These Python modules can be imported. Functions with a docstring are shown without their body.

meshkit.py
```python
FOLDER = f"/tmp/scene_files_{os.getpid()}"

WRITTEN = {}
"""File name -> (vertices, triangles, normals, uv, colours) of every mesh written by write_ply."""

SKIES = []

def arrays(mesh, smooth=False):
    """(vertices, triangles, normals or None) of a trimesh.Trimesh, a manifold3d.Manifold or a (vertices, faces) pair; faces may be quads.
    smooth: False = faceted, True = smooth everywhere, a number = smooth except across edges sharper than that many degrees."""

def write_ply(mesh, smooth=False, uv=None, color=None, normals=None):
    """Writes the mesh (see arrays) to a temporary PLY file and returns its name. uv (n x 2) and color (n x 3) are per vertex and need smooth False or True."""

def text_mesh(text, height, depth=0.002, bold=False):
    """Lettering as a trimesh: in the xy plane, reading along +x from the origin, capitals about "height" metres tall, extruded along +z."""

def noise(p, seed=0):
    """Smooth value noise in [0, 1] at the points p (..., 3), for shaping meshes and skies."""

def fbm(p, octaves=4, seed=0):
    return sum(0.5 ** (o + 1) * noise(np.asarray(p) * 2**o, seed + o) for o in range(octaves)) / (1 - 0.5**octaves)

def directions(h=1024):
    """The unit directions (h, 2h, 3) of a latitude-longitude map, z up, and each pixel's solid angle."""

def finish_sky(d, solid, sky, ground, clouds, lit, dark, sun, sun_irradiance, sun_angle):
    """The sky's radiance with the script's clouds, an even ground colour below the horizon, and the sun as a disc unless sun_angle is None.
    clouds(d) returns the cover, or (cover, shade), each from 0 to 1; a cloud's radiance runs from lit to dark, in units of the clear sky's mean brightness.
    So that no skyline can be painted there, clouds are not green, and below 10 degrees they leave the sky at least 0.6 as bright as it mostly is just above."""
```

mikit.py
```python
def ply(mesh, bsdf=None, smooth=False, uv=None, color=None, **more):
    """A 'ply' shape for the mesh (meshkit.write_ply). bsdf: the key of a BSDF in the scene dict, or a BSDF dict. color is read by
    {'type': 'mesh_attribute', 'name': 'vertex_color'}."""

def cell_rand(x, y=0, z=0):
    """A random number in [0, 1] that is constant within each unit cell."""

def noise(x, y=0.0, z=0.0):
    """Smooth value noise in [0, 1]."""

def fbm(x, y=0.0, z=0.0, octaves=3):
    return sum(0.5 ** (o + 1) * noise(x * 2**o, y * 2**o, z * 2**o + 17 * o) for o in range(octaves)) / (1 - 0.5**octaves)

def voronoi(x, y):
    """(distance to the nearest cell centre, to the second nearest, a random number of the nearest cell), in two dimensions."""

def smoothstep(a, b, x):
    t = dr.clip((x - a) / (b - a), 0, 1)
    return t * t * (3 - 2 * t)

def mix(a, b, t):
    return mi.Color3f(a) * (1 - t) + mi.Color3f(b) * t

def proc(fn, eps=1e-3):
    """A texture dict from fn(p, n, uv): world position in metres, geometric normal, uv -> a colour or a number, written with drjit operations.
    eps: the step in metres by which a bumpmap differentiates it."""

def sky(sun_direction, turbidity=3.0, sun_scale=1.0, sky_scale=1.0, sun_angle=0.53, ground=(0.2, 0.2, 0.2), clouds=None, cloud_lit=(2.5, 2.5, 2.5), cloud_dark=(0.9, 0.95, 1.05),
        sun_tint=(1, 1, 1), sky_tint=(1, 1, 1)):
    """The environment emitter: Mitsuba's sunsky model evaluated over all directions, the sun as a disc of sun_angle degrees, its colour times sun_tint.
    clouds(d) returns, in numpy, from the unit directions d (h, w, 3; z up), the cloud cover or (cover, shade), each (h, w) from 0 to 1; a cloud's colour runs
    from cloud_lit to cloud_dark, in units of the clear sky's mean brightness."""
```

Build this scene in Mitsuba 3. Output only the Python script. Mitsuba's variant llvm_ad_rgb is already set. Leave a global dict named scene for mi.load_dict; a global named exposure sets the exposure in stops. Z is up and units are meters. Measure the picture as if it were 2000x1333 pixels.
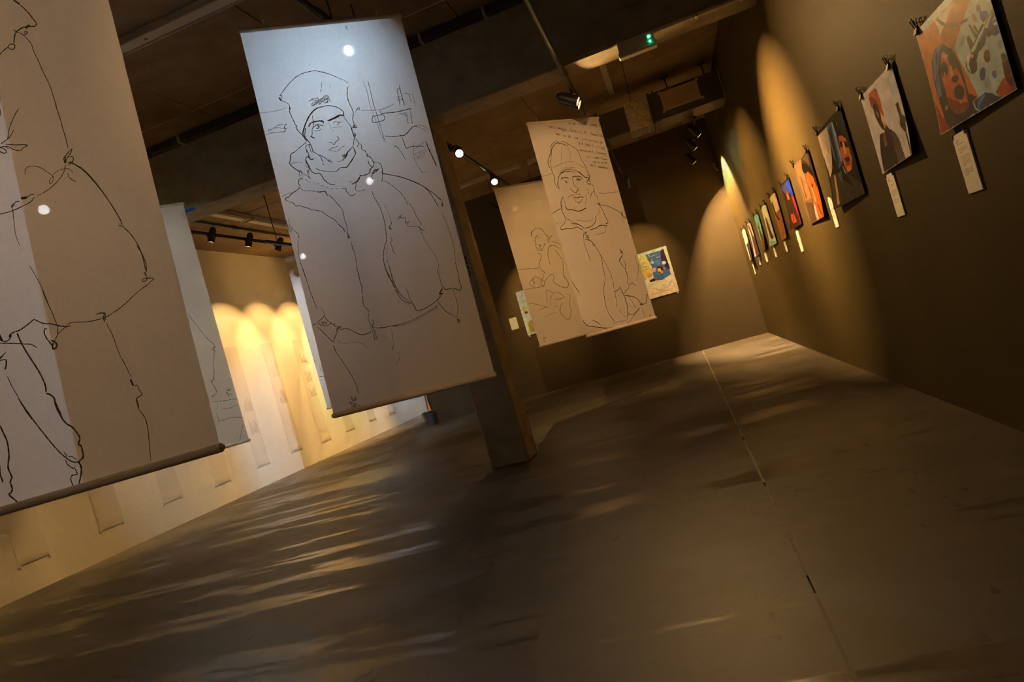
import math, random
import numpy as np, trimesh, drjit as dr, mitsuba as mi
from shapely.geometry import Polygon, box as sbox
from shapely.ops import unary_union
import mikit
from mikit import noise, fbm, smoothstep, mix, voronoi, proc
T = mi.ScalarTransform4f
rnd = random.Random(11)
scene, labels = {}, {}

# ------------------------------------------------------------------ camera
FPX, ROLL, PITCH, YAW = 1363.522, 0.285898, 0.006933, 0.241074
_fw = np.array([-math.sin(YAW)*math.cos(PITCH), math.cos(YAW)*math.cos(PITCH), math.sin(PITCH)])
_r0 = np.array([math.cos(YAW), math.sin(YAW), 0.0]); _u0 = np.cross(_r0, _fw)
_up = _r0*math.sin(ROLL) + _u0*math.cos(ROLL)
EYE = np.array([0.0, 0.0, 1.0])
scene['camera'] = {'type': 'perspective', 'fov': math.degrees(2*math.atan(1000/FPX)), 'fov_axis': 'x', 'near_clip': 0.05, 'far_clip': 100.0,
                   'to_world': T().look_at(origin=EYE.tolist(), target=(EYE+_fw).tolist(), up=_up.tolist())}
exposure = 0.0

# ------------------------------------------------------------------ light (the gallery's track lamps plus a few added unseen fills, built below)
WARM = np.array([1.0, 0.54, 0.16])      # halogen lamps, tungsten next to the camera's white balance
SOFT = np.array([1.0, 0.73, 0.45])
COOL = np.array([0.78, 0.93, 1.08])      # the few cold lamps
I_LEFT, I_RIGHT = 14.5, 76.0
# position of the lamp face, what it points at, colour, intensity, cutoff, beam width, track height or None, x of its track
LAMPS = {
 'left': [(-5.5, y, 3.42) for y in (1.3, 2.5, 3.7, 4.9, 7.2, 8.05, 8.87, 9.62, 10.6, 11.6, 12.7)],
}

# ------------------------------------------------------------------ sizes of the room
XR, XL, YF, ZC = 1.254, -6.72, 12.48, 3.803
YB, YE = -3.6, 18.6                       # wall behind the camera, end of the passage behind the partition
BY0, BY1, BZ = 5.86, 6.18, 3.108          # the concrete beam
PX0, PX1 = -1.94, -1.585                  # the pillar

# ------------------------------------------------------------------ helpers
def key_for(name, parent=None):
    base = (parent + '__' if parent else '') + name
    if base not in scene and base not in labels and base not in _used:
        _used.add(base); return base
    k = 1
    while '%s_%03d' % (base, k) in _used: k += 1
    base = '%s_%03d' % (base, k); _used.add(base)
    return base
_used = set()
def obj(name, mesh, m, parent=None, smooth=False, label=None, cat=None, group=None, kind=None, **more):
    k = key_for(name, parent)
    scene[k] = mesh.copy() if isinstance(mesh, dict) else mikit.ply(mesh, m, smooth=smooth, **more)
    tag(k, label, cat, group, kind)
    return k
def tag(k, label=None, cat=None, group=None, kind=None):
    d = labels.setdefault(k, {})
    for a, b in (('label', label), ('category', cat), ('group', group), ('kind', kind)):
        if b: d[a] = b
    if not d: labels.pop(k)
def thing(name, label, cat, group=None):
    k = key_for(name); tag(k, label, cat, group); return k
def bx(x0, x1, y0, y1, z0, z1):
    m = trimesh.creation.box(extents=(x1-x0, y1-y0, z1-z0)); m.apply_translation(((x0+x1)/2, (y0+y1)/2, (z0+z1)/2)); return m
def bevel(x0, x1, y0, y1, z0, z1, b):
    import itertools
    pts = []
    for sx, sy, sz in itertools.product((0, 1), repeat=3):
        c = [(x0, x1)[sx], (y0, y1)[sy], (z0, z1)[sz]]; s = [1-2*sx, 1-2*sy, 1-2*sz]
        for a in range(3):
            p = [c[i] + (s[i]*b if i != a else 0) for i in range(3)]; pts.append(p)
    return trimesh.convex.convex_hull(np.array(pts))
def rod(a, b, r, n=12, r2=None):
    a, b = np.array(a, float), np.array(b, float); r2 = r if r2 is None else r2
    d = b-a; L = np.linalg.norm(d); d /= L
    x = np.cross(d, [0, 0, 1] if abs(d[2]) < .9 else [1, 0, 0]); x /= np.linalg.norm(x); y = np.cross(d, x)
    an = np.arange(n)*2*np.pi/n
    ring = np.cos(an)[:, None]*x + np.sin(an)[:, None]*y
    v = np.vstack([a+ring*r, b+ring*r2, [a], [b]]); i = np.arange(n); j = (i+1) % n
    f = np.vstack([np.stack([i, j, j+n], 1), np.stack([i, j+n, i+n], 1), np.stack([j, i, i*0+2*n], 1), np.stack([i+n, j+n, i*0+2*n+1], 1)])
    return trimesh.Trimesh(v, f, process=False)
def path(pts, r, n=6):
    pts = np.array(pts, float)
    return trimesh.util.concatenate([rod(pts[i], pts[i+1], r, n) for i in range(len(pts)-1)])
def cat_(ms): return trimesh.util.concatenate(ms)
def torus(c, axis, R, r, n=14, k=6):
    axis = np.array(axis, float)/np.linalg.norm(axis); x = np.cross(axis, [0, 0, 1] if abs(axis[2]) < .9 else [1, 0, 0]); x /= np.linalg.norm(x); y = np.cross(axis, x)
    a = np.linspace(0, 2*np.pi, n+1); return path([np.array(c)+R*(np.cos(t)*x+np.sin(t)*y) for t in a], r, k)
def disc(c, d, r, n=20):
    d = np.array(d, float)/np.linalg.norm(d); x = np.cross(d, [0, 0, 1] if abs(d[2]) < .9 else [1, 0, 0]); x /= np.linalg.norm(x); y = np.cross(d, x)
    a = np.arange(n)*2*np.pi/n
    v = np.vstack([[c], np.array(c)+r*(np.cos(a)[:, None]*x+np.sin(a)[:, None]*y)]); i = np.arange(n)
    return trimesh.Trimesh(v, np.stack([i*0, i+1, (i+1) % n+1], 1), process=False)
def struct(name, mesh, m, label=None): return obj(name, mesh, m, label=label, kind='structure')

# ------------------------------------------------------------------ materials
def two(d): return {'type': 'twosided', 'b': d}
def rgb(*c): return {'type': 'rgb', 'value': list(c)}
def plain(name, c, rough=.6, metal=0.0, spec=.5):
    scene[name] = two({'type': 'principled', 'base_color': rgb(*c), 'roughness': rough, 'metallic': metal, 'specular': spec})
def floor_col(p, n, uv):
    a = fbm(p.x*.9, p.y*.9, 1.0, 4); b = fbm(p.x*5, p.y*7+3, 2.0, 4); g = noise(p.x*140, p.y*140, 0.0)
    c = mix((.050, .041, .030), (.088, .074, .055), smoothstep(.3, .7, a))
    c = c*(.82+.3*b)*(.93+.14*g)
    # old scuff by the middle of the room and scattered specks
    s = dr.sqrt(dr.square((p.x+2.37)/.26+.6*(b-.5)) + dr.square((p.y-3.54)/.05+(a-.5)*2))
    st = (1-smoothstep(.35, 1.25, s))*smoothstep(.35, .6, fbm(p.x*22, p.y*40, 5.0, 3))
    sp = smoothstep(.86, .9, noise(p.x*26, p.y*26, 9.0))*smoothstep(.55, .7, noise(p.x*3, p.y*3, 4.0))
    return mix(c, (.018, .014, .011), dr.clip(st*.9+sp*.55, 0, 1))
def floor_rough(p, n, uv):
    a = fbm(p.x*.55+14, p.y*4.2, 3.0, 4); b = fbm(p.x*2.4+1, p.y*14, 7.0, 3); c = fbm(p.x*.8, p.y*.8, 11.0, 2)
    return .23+.25*smoothstep(.36, .47, .6*a+.4*b)+.06*c
def floor_bump(p, n, uv):
    return 0.00008*fbm(p.x*2.2, p.y*5, 1.0, 3) + 0.00004*fbm(p.x*14, p.y*22, 2.0, 3) + .00003*noise(p.x*160, p.y*160, 0.0)
scene['floor_paint'] = two({'type': 'bumpmap', 'arbitrary': proc(floor_bump), 'scale': 1.0,
    'bsdf': {'type': 'principled', 'base_color': proc(floor_col), 'roughness': proc(floor_rough), 'specular': .55}})
def wallpaint(c, k=.10):
    def f(p, n, uv):
        a = fbm(p.x*1.3+p.y*1.3, p.z*1.3, 2.0, 4); b = noise(p.x*60+p.y*60, p.z*60, 0.0)
        return mi.Color3f(c)*(1-k+2*k*a)*(.97+.06*b)
    return f
def plaster_bump(p, n, uv): return .0009*fbm(p.y*6+p.x*6, p.z*6, 1.0, 3)+.00012*noise(p.y*120+p.x*120, p.z*120, 0.0)
def wallmat(name, c, rough, k=.10):
    scene[name] = two({'type': 'bumpmap', 'arbitrary': proc(plaster_bump), 'scale': 1.0, 'bsdf': {'type': 'principled', 'base_color': proc(wallpaint(c, k)), 'roughness': rough, 'specular': .06}})
wallmat('white_wall_paint', (.80, .77, .68), .75, .05)
wallmat('olive_wall_paint', (.055, .039, .0155), .6, .12)
wallmat('dark_wall_paint', (.055, .042, .024), .6, .12)
def conc(c0, c1):
    def f(p, n, uv):
        a = fbm(p.x*1.6, p.y*1.6, p.z*1.6, 4); b = fbm(p.x*9, p.y*9, p.z*9, 3); s = noise(p.x*70, p.y*70, p.z*70)
        return mix(c0, c1, smoothstep(.25, .75, .6*a+.4*b))*(.92+.16*s)
    return f
def concmat(name, c0, c1):
    def bump(p, n, uv): return .002*fbm(p.x*7, p.y*7, p.z*7, 4)
    scene[name] = two({'type': 'bumpmap', 'arbitrary': proc(bump), 'scale': 1.0, 'bsdf': {'type': 'principled', 'base_color': proc(conc(c0, c1)), 'roughness': .7, 'specular': .3}})
concmat('beam_concrete', (.24, .20, .13), (.42, .355, .24))
concmat('ceiling_concrete', (.20, .13, .065), (.32, .215, .11))
scene['ceiling_concrete_alt'] = two({'type': 'principled', 'base_color': rgb(.20, .15, .09), 'roughness': .7})
# drawing paper: mostly diffuse, lets light through, and a little of it straight through the open weave
def paper_col(p, n, uv):
    g = noise(p.x*130, p.y*130, p.z*55); h = fbm(p.x*3, p.y*3, p.z*3, 3)
    return mi.Color3f(.80, .74, .655)*(.95+.06*g+.04*h)
scene['banner_paper'] = {'type': 'blendbsdf', 'weight': .035,
    'a': {'type': 'principledthin', 'base_color': proc(paper_col), 'roughness': .75, 'diff_trans': 0.95, 'spec_trans': 0.02, 'eta': 1.4},
    'b': {'type': 'thindielectric', 'int_ior': 1.03}}
plain('sleeve_paper', (.60, .51, .40), .7)
plain('ink_brown', (.095, .072, .040), .6)
plain('ink', (.045, .038, .030), .6)
plain('pencil', (.16, .13, .10), .7)
plain('white_paper', (.80, .78, .74), .6)
plain('foam_edge', (.72, .70, .66), .7)
plain('caption_grey', (.40, .34, .29), .7)
plain('caption_red', (.60, .20, .15), .7)
plain('strip_paper', (.71, .665, .585), .55)
plain('strip_ink', (.54, .46, .39), .7)
plain('black_metal', (.014, .013, .012), .45, .0, .35)
plain('black_plastic', (.03, .028, .026), .45)
plain('steel', (.60, .58, .55), .25, 1.0)
plain('lamp_reflector', (.75, .72, .68), .2, 1.0)
plain('white_enamel', (.72, .68, .60), .35)
plain('pale_plastic', (.62, .58, .50), .4)
plain('grey_trim', (.34, .31, .26), .5)
plain('cream_card', (.88, .70, .48), .7)
plain('blue_tape', (.02, .09, .42), .5)
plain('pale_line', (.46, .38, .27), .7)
plain('wood', (.50, .30, .13), .5)
plain('orange_plastic', (.70, .22, .04), .4)
plain('joint_filler', (.24, .215, .17), .7)
plain('joint_dark', (.035, .03, .025), .8)
def galv(p, n, uv):
    d1, d2, c = voronoi(p.x*45+p.z*10, p.z*45)
    return mi.Color3f(.52, .50, .44)*(.75+.5*c)
scene['galvanised'] = two({'type': 'principled', 'base_color': proc(galv), 'metallic': 1.0, 'roughness': .38})
scene['dark_duct'] = two({'type': 'principled', 'base_color': rgb(.16, .14, .10), 'metallic': .6, 'roughness': .45})

# ------------------------------------------------------------------ the room
fl = struct('floor', bx(XL-.1, XR+.1, YB, YE, -.2, -.012), 'joint_dark')
JX, JY = .143, 5.95
for x0, x1 in ((XL-.05, JX-.003), (JX+.003, XR+.05)):
    for y0, y1 in ((YB, JY-.003), (JY+.003, YE)):
        obj('slab', bx(x0, x1, y0, y1, -.012, 0), 'floor_paint', fl)
_js = []
y = YB
while y < YF:
    w = .0025+.0035*rnd.random()**1.5; y2 = y+.07+.1*rnd.random()
    if rnd.random() < .93: _js.append(bx(JX-.003-w*rnd.random(), JX+.003+w*rnd.random(), y, y2, -.011, .0006))
    y = y2
obj('joint_filler_strip', cat_(_js), 'joint_filler', fl, label='pale ragged filler in the long floor joint')
struct('wall_left', bx(XL-.15, XL, YB, YE, 0, ZC+.05), 'white_wall_paint')
struct('wall_right', bx(XR, XR+.15, YB, YE, 0, ZC+.05), 'olive_wall_paint')
struct('wall_back', bx(XL-.15, XR+.15, YB-.15, YB, 0, ZC+.05), 'olive_wall_paint')
struct('wall_end', bx(XL-.15, XR+.15, YE, YE+.15, 0, ZC+.05), 'white_wall_paint')
struct('wall_far', bx(-5.03, XR, YF, YF+.13, 0, ZC-.0), 'dark_wall_paint')
ce = struct('ceiling', bx(XL-.15, XR+.15, YB-.1, YE+.1, ZC+.014, ZC+.2), 'joint_dark')
xs = [XL-.1]+[-3.52+1.22*k for k in range(-2, 4)]+[XR+.1]
for y0, y1 in ((YB, .6), (.6, 3.04), (3.04, 5.48), (5.48, 6.2), (6.2, 8.64), (8.64, 11.08), (11.08, YE)):
    for x0, x1 in zip(xs[:-1], xs[1:]):
        d = .004*rnd.random()
        obj('panel', bx(x0+.005, x1-.005, y0+.004, y1-.004, ZC+d, ZC+.014), 'ceiling_concrete', ce)
obj('mortar_bead', cat_([bx(-4.9, -2.1, 5.474, 5.486, ZC-.004, ZC+.004), bx(-2.0, -.7, 5.44, 5.451, ZC-.004, ZC+.004)]), 'pale_line', ce, label='pale bead along a joint between ceiling boards')
bm = struct('beam', bevel(XL, XR, BY0, BY1, BZ, ZC+.003, .008), 'beam_concrete', 'deep concrete beam across the gallery')
pts = [(-.700, 5.856, 3.79), (-.706, 5.856, 3.70), (-.690, 5.856, 3.4), (-.684, 5.856, 3.14), (-.678, 5.868, BZ-.002), (-.66, 6.12, BZ-.002)]
obj('cable', path(pts, .0035, 5), 'pale_line', bm, label='thin pale wire running down the beam')
obj('lit_plaster_patch', cat_([bevel(-.33+.09*i, -.25+.09*i, 5.853, 5.87, BZ-.003, BZ+.03+.012*rnd.random(), .002) for i in range(4)]), 'pale_line', bm, label='rough plaster patch on the lower edge, coloured pale as if lit')  # pale colour stands in for light falling on the plaster here
pl = struct('pillar', bevel(PX0, PX1, BY0-.004, BY1+.02, 0, BZ+.01, .012), 'beam_concrete', 'square concrete pillar standing under the beam')
obj('corner_fillet', bevel(PX1-.035, PX1-.022, BY0-.012, BY0, 0, BZ, .002), 'beam_concrete', pl)
gp = [[(-1.645, 1.945), (-1.66, 1.90)], [(-1.66, 1.88), (-1.60, 1.83), (-1.655, 1.79), (-1.60, 1.745)], [(-1.60, 1.885), (-1.65, 1.82), (-1.60, 1.79), (-1.665, 1.745), (-1.605, 1.71), (-1.66, 1.685)]]
obj('graffiti', cat_([path([(a, BY0-.006, b) for a, b in s], .004, 4) for s in gp]), 'ink', pl, label='small black scribble on the pillar')

# ------------------------------------------------------------------ ceiling fittings
def tube_track(x, y0, y1, z, label, r=.017, at=None):
    k = thing('lighting_track', label, 'lighting track')
    obj('rail', cat_([rod((x, y0, z), (x, y1, z), r, 10), bx(x-.011, x+.011, y0+.03, y1-.03, z+r*.6, z+r+.012)]), 'black_metal', k, smooth=40)
    n = max(2, int((y1-y0)/1.6))
    for y in at or [y0+(y1-y0)*(i+.5)/n for i in range(n)]:
        zz = BZ if BY0-.02 < y < BY1+.02 else ZC
        obj('hanger', cat_([rod((x, y, z), (x, y, zz+.003), .005, 6), rod((x, y-.03, z), (x, y+.03, z), r+.005, 10)]), 'black_metal', k)
    for e, s in ((y0, -1), (y1, 1)): obj('end_cap', rod((x, e, z), (x, e+.02*s, z), r*1.12, 10), 'black_plastic', k)
    return k
NL = [0]
def spot(pos, aim, col, I, cut, beam, label, track, glow=30.0, group=None, r=.04, twin=False, light=True, gcol=None, spill=None, pick=1.0):
    k = thing('track_spotlight', label, 'spotlight', group)
    pos, aim = np.array(pos, float), np.array(aim, float); d = aim-pos; d /= np.linalg.norm(d)
    side = np.cross(d, [0, 0, 1.0]); side /= np.linalg.norm(side)
    heads = [pos] if not twin else [pos-side*.055, pos+side*.055]
    for h in heads:
        b0, b1 = h-d*.17, h
        shell = [rod(b0, h-d*.03, r*1.05, 18, r*1.12), rod(b0-d*.03, b0, r*.6, 14, r*1.05)]
        a = np.arange(18)*2*np.pi/18; x = side; yv = np.cross(side, d)
        ring = np.cos(a)[:, None]*x+np.sin(a)[:, None]*yv; i = np.arange(18); j = (i+1) % 18
        v = np.vstack([h-d*.03+ring*r*1.12, h+d*.004+ring*r*1.16, h+d*.004+ring*r*1.02, h-d*.012+ring*r*1.0])
        f = np.vstack([np.vstack([np.stack([i+q*18, j+q*18, j+q*18+18], 1), np.stack([i+q*18, j+q*18+18, i+q*18+18], 1)]) for q in range(3)])
        shell.append(trimesh.Trimesh(v, f, process=False))
        obj('can', cat_(shell), 'black_metal', k, smooth=40)
        g = np.array(col if gcol is None else gcol, float)
        fc = mikit.ply(disc(h-d*.010, d, r*.98), 'lamp_reflector')
        fc['emitter'] = {'type': 'area', 'radiance': rgb(*(glow*g).tolist()), 'sampling_weight': .004}
        kk = key_for('lamp_face', k); scene[kk] = fc; tag(kk, 'glowing front lens')
    mid = pos-d*.10
    top = np.array([track[0], pos[1]-d[1]*.10, track[1]-.045])
    obj('yoke', cat_([rod(mid, mid+np.array([0, 0, .075]), .008, 8), torus(mid, side if not twin else d, r*1.25, .005, 14, 5)]), 'black_metal', k)
    obj('stem', path([mid+np.array([0, 0, .07]), (top+mid)/2+np.array([0, 0, .05]), top], .008, 8), 'black_metal', k)
    obj('adapter', bevel(top[0]-.018, top[0]+.018, top[1]-.05, top[1]+.05, top[2], top[2]+.029, .004), 'black_plastic', k)
    if light:
        NL[0] += 1
        scene['%s__bulb' % k] = {'type': 'spot', 'to_world': T().look_at(origin=(pos+d*.012).tolist(), target=(pos+d).tolist(), up=[0, 0, 1] if abs(d[2]) < .95 else [0, 1, 0]),
            'intensity': rgb(*(I*np.array(col)).tolist()), 'cutoff_angle': cut, 'beam_width': beam, 'sampling_weight': pick}
    if spill:      # the second head of a twin lamp
        aim2 = np.array(spill[0], float)
        scene['%s__bulb_001' % k] = {'type': 'spot', 'to_world': T().look_at(origin=(heads[-1]+d*.012).tolist(), target=aim2.tolist(), up=[0, 0, 1]), 'intensity': rgb(*(spill[1]*np.array(col)).tolist()), 'cutoff_angle': spill[2], 'beam_width': spill[3], 'sampling_weight': 1.6}
    return k
ZL = 3.52
tube_track(-5.5, YB+.2, 5.78, ZL, 'black lighting track near the white wall, behind the nearest hanging drawing')
tube_track(-5.5, 6.3, 13.2, ZL, 'black lighting track by the white wall, beyond the beam', at=[6.4, 12.6])
for i, q in enumerate(LAMPS['left']):
    far = q[1] > 6
    t = 1.72 if far else 1.05
    if abs(q[1]-8.05) < .1: lab = 'black track spotlight, left of the two under the orange-lit ceiling'
    elif abs(q[1]-8.87) < .1: lab = 'black track spotlight, right of the two under the orange-lit ceiling'
    else: lab = 'black track spotlight washing the white left wall, hidden behind the hanging drawings'
    amp = {7.2: 1.5, 8.05: .3, 8.87: .5, 9.62: 1.0, 10.6: .95, 11.6: 1.25, 12.7: 6.0}.get(q[1], .80)
    aim = (XL+.25, q[1]-.55, .8) if 8 < q[1] < 9 else (XL, q[1]+.01, t)
    spot(q, aim, np.array([1, .57, .19]), I_LEFT*amp, 34 if far else 30, 25 if far else 15, lab, (-5.5, ZL), 14.0, group=None if 'the two' in lab else 'spotlights washing the white wall', pick={7.2: .3, 8.05: .1, 8.87: .2, 12.7: .6}.get(q[1], 1.6 if far else .35))
tube_track(-1.52, YB+.4, 4.02, 3.2, 'black lighting track passing above the cap drawing at the middle')
spot((-5.46, 11.0, 3.41), (XL, 10.5, 3.15), WARM, 2.2, 78, 10, 'added wide fill floodlight on the white wall track, hidden behind the cap drawing', (-5.5, ZL), 6.0, pick=.6)  # added flood, brightens the upper white wall and the ceiling edge
tube_track(-1.68, 4.25, 5.2, 3.46, 'short black lighting track behind the top of the cap drawing')
spot((-1.68, 4.63, 3.32), (-1.60, 3.45, 2.50), np.array([.60, .86, 1.20]), 11.0, 34, 4, 'cold white spotlight shining through the top of the cap drawing', (-1.68, 3.46), 60.0, pick=1.6)
tube_track(-2.7, 6.4, 8.2, 3.2, 'short black lighting track behind the cap drawing')
spot((-1.48, -1.2, 3.05), (-1.95, 1.90, 1.85), SOFT*np.array([1, .90, .80]), 4.0, 20, 13, 'added fill spotlight, unseen behind the camera, turned to the nearest drawing', (-1.52, 3.2), 8.0, pick=.5)  # unseen fill, added to brighten the front of the nearest sheet
spot((-2.66, 6.83, 3.07), (-1.42, 3.54, 1.40), SOFT, 1.0, 16, 10, 'spotlight shining through the collar of the man drawn in a cap', (-2.7, 3.2), 60.0, gcol=COOL, light=False)
tube_track(-4.36, 7.4, 8.5, 3.0, 'short black lighting track hidden behind the left edge of the cap drawing')
spot((-4.34, 8.15, 2.86), (-1.42, 3.54, 1.6), SOFT, 1.0, 12, 8, 'spotlight glimmering through the left side of the cap drawing', (-4.36, 3.0), 40.0, gcol=COOL, light=False)
tube_track(-4.46, 4.1, 4.9, 3.2, 'black lighting track behind the nearest drawing at the left')
spot((-4.46, 4.55, 3.07), (-1.92, 1.90, 1.65), SOFT*np.array([1, .87, .80]), 14.0, 24, 15, 'spotlight shining through the nearest drawing at the left edge', (-4.46, 3.2), 60.0, gcol=COOL, pick=1.8)
tube_track(-2.95, YB+.4, 1.9, 3.2, 'black lighting track behind the nearest drawing, nearer the middle')
spot((-2.93, 1.5, 3.05), (-4.08, 4.95, 1.95), COOL*np.array([1.12, 1, .80]), 40.0, 19, 13, 'cold spotlight outside the picture, turned to the second drawing', (-2.95, 3.2), 8.0, pick=.5)
tube_track(-3.4, 6.4, 8.0, 3.2, 'black lighting track behind the chest of the cap drawing', at=[7.0])
spot((-3.4, 7.0, 3.07), (-4.45, 8.68, 1.95), np.array([.70, .88, 1.12]), 32.0, 25, 17, 'cold spotlight behind the cap drawing, turned to the narrow white drawing', (-3.4, 3.2), 8.0, pick=.8)
tube_track(-1.80, 6.3, 12.1, 3.2, 'black lighting track beside the pillar, above the seated figure drawing', at=[6.45, 11.9])
spot((-1.70, 7.02, 3.07), (-.30, 1.2, 0), SOFT, 1.0, 30, 8, 'bright spotlight glaring beside the pillar top', (-1.80, 3.2), 120.0, pick=.3)
spot((-1.77, 8.70, 3.07), (-1.0, 5.0, .2), SOFT, .6, 50, 16, 'bright spotlight glaring above the left corner of the seated figure drawing', (-1.80, 3.2), 120.0, pick=.2)
spot((-1.95, 10.5, 3.0), (-1.5, 9.0, 1.9), WARM, 7.0, 40, 18, 'added unseen spotlight behind the seated figure drawing', (-1.80, 3.2), 8.0, pick=.5)  # extra lamp added to light this sheet from behind
tube_track(-.375, YB+.4, 7.2, 3.075, 'thick black lighting track passing under the beam above the open floor', .022, at=[-2.5, .5, 3.0, 5.95])
spot((-.36, 6.5, 2.97), (XR, 6.5, 1.88), WARM*np.array([1, 1.08, 1.3]), 150.0, 33, 9, 'black twin spotlight under the beam, turned to the right wall', (-.375, 3.075), 60.0, twin=True, r=.042, pick=1.6, spill=((XR, 4.1, 1.85), 29.0, 44, 8))
spot((-.36, 0.2, 2.93), (-1.42, 3.54, 1.75), SOFT*np.array([1, .78, .50]), 5.5, 18, 12, 'added fill spotlight, unseen outside the picture, turned to the cap drawing', (-.375, 3.075), 10.0, pick=.7)  # fill added out of view to warm the cap sheet
spot((-.36, 2.6, 2.93), (-.60, 6.9, 1.92), WARM*np.array([1, 1.06, 1.5]), 58.0, 16, 12, 'added fill spotlight, unseen outside the picture, lighting the woolly hat drawing', (-.375, 3.075), 10.0, pick=1.6)  # fill added out of view for the front of the hat sheet
tube_track(-.30, 7.9, 12.0, 3.2, 'black lighting track behind the woolly hat drawing', at=[11.8])
spot((-.33, 8.9, 3.02), (XR, 8.9, 1.5), WARM, 38.0, 42, 26, 'black track spotlight hidden behind the woolly hat drawing', (-.30, 3.2), 8.0, pick=.8)
spot((-.26, 11.3, 2.9), (-.42, YF, 1.62), WARM, 22.0, 27, 14, 'small spotlight near the far wall right of the woolly hat drawing', (-.30, 3.2), 12.0, pick=.7)
tube_track(-2.3, 10.4, 12.1, 3.2, 'short black lighting track before the far wall, behind the seated figure drawing')
spot((-2.3, 11.35, 2.9), (-2.35, YF, 1.65), WARM, 26.0, 27, 12, 'small spotlight lighting the comic page behind the seated figure drawing', (-2.3, 3.2), 12.0, pick=0.4)
tube_track(.84, 9.5, 12.2, 3.17, 'black lighting track along the right wall beyond the duct', at=[12.0])
for i, (x, y) in enumerate(((.86, 9.83), (.83, 10.62), (.84, 11.72))):
    spot((x, y, 3.0), (XR, y+.02, 2.32), np.array([1, .60, .24]), I_RIGHT*(.17, .17, 1.45)[i], 54, 44, 'black track spotlight close to the right wall, %s of three in a row' % ('nearest', 'middle', 'farthest')[i], (.84, 3.17), 60.0, pick=(.15, .15, 1.2)[i])
tube_track(-5.6, 14.2, 17.2, 3.4, 'black lighting track in the passage behind the dark wall')
spot((-5.6, 15.6, 3.3), (XL, 15.6, 1.0), COOL*np.array([1.15, .9, .78]), 55.0, 45, 20, 'cold spotlight in the passage behind the dark wall', (-5.6, 3.4), 10.0, pick=.4)

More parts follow.
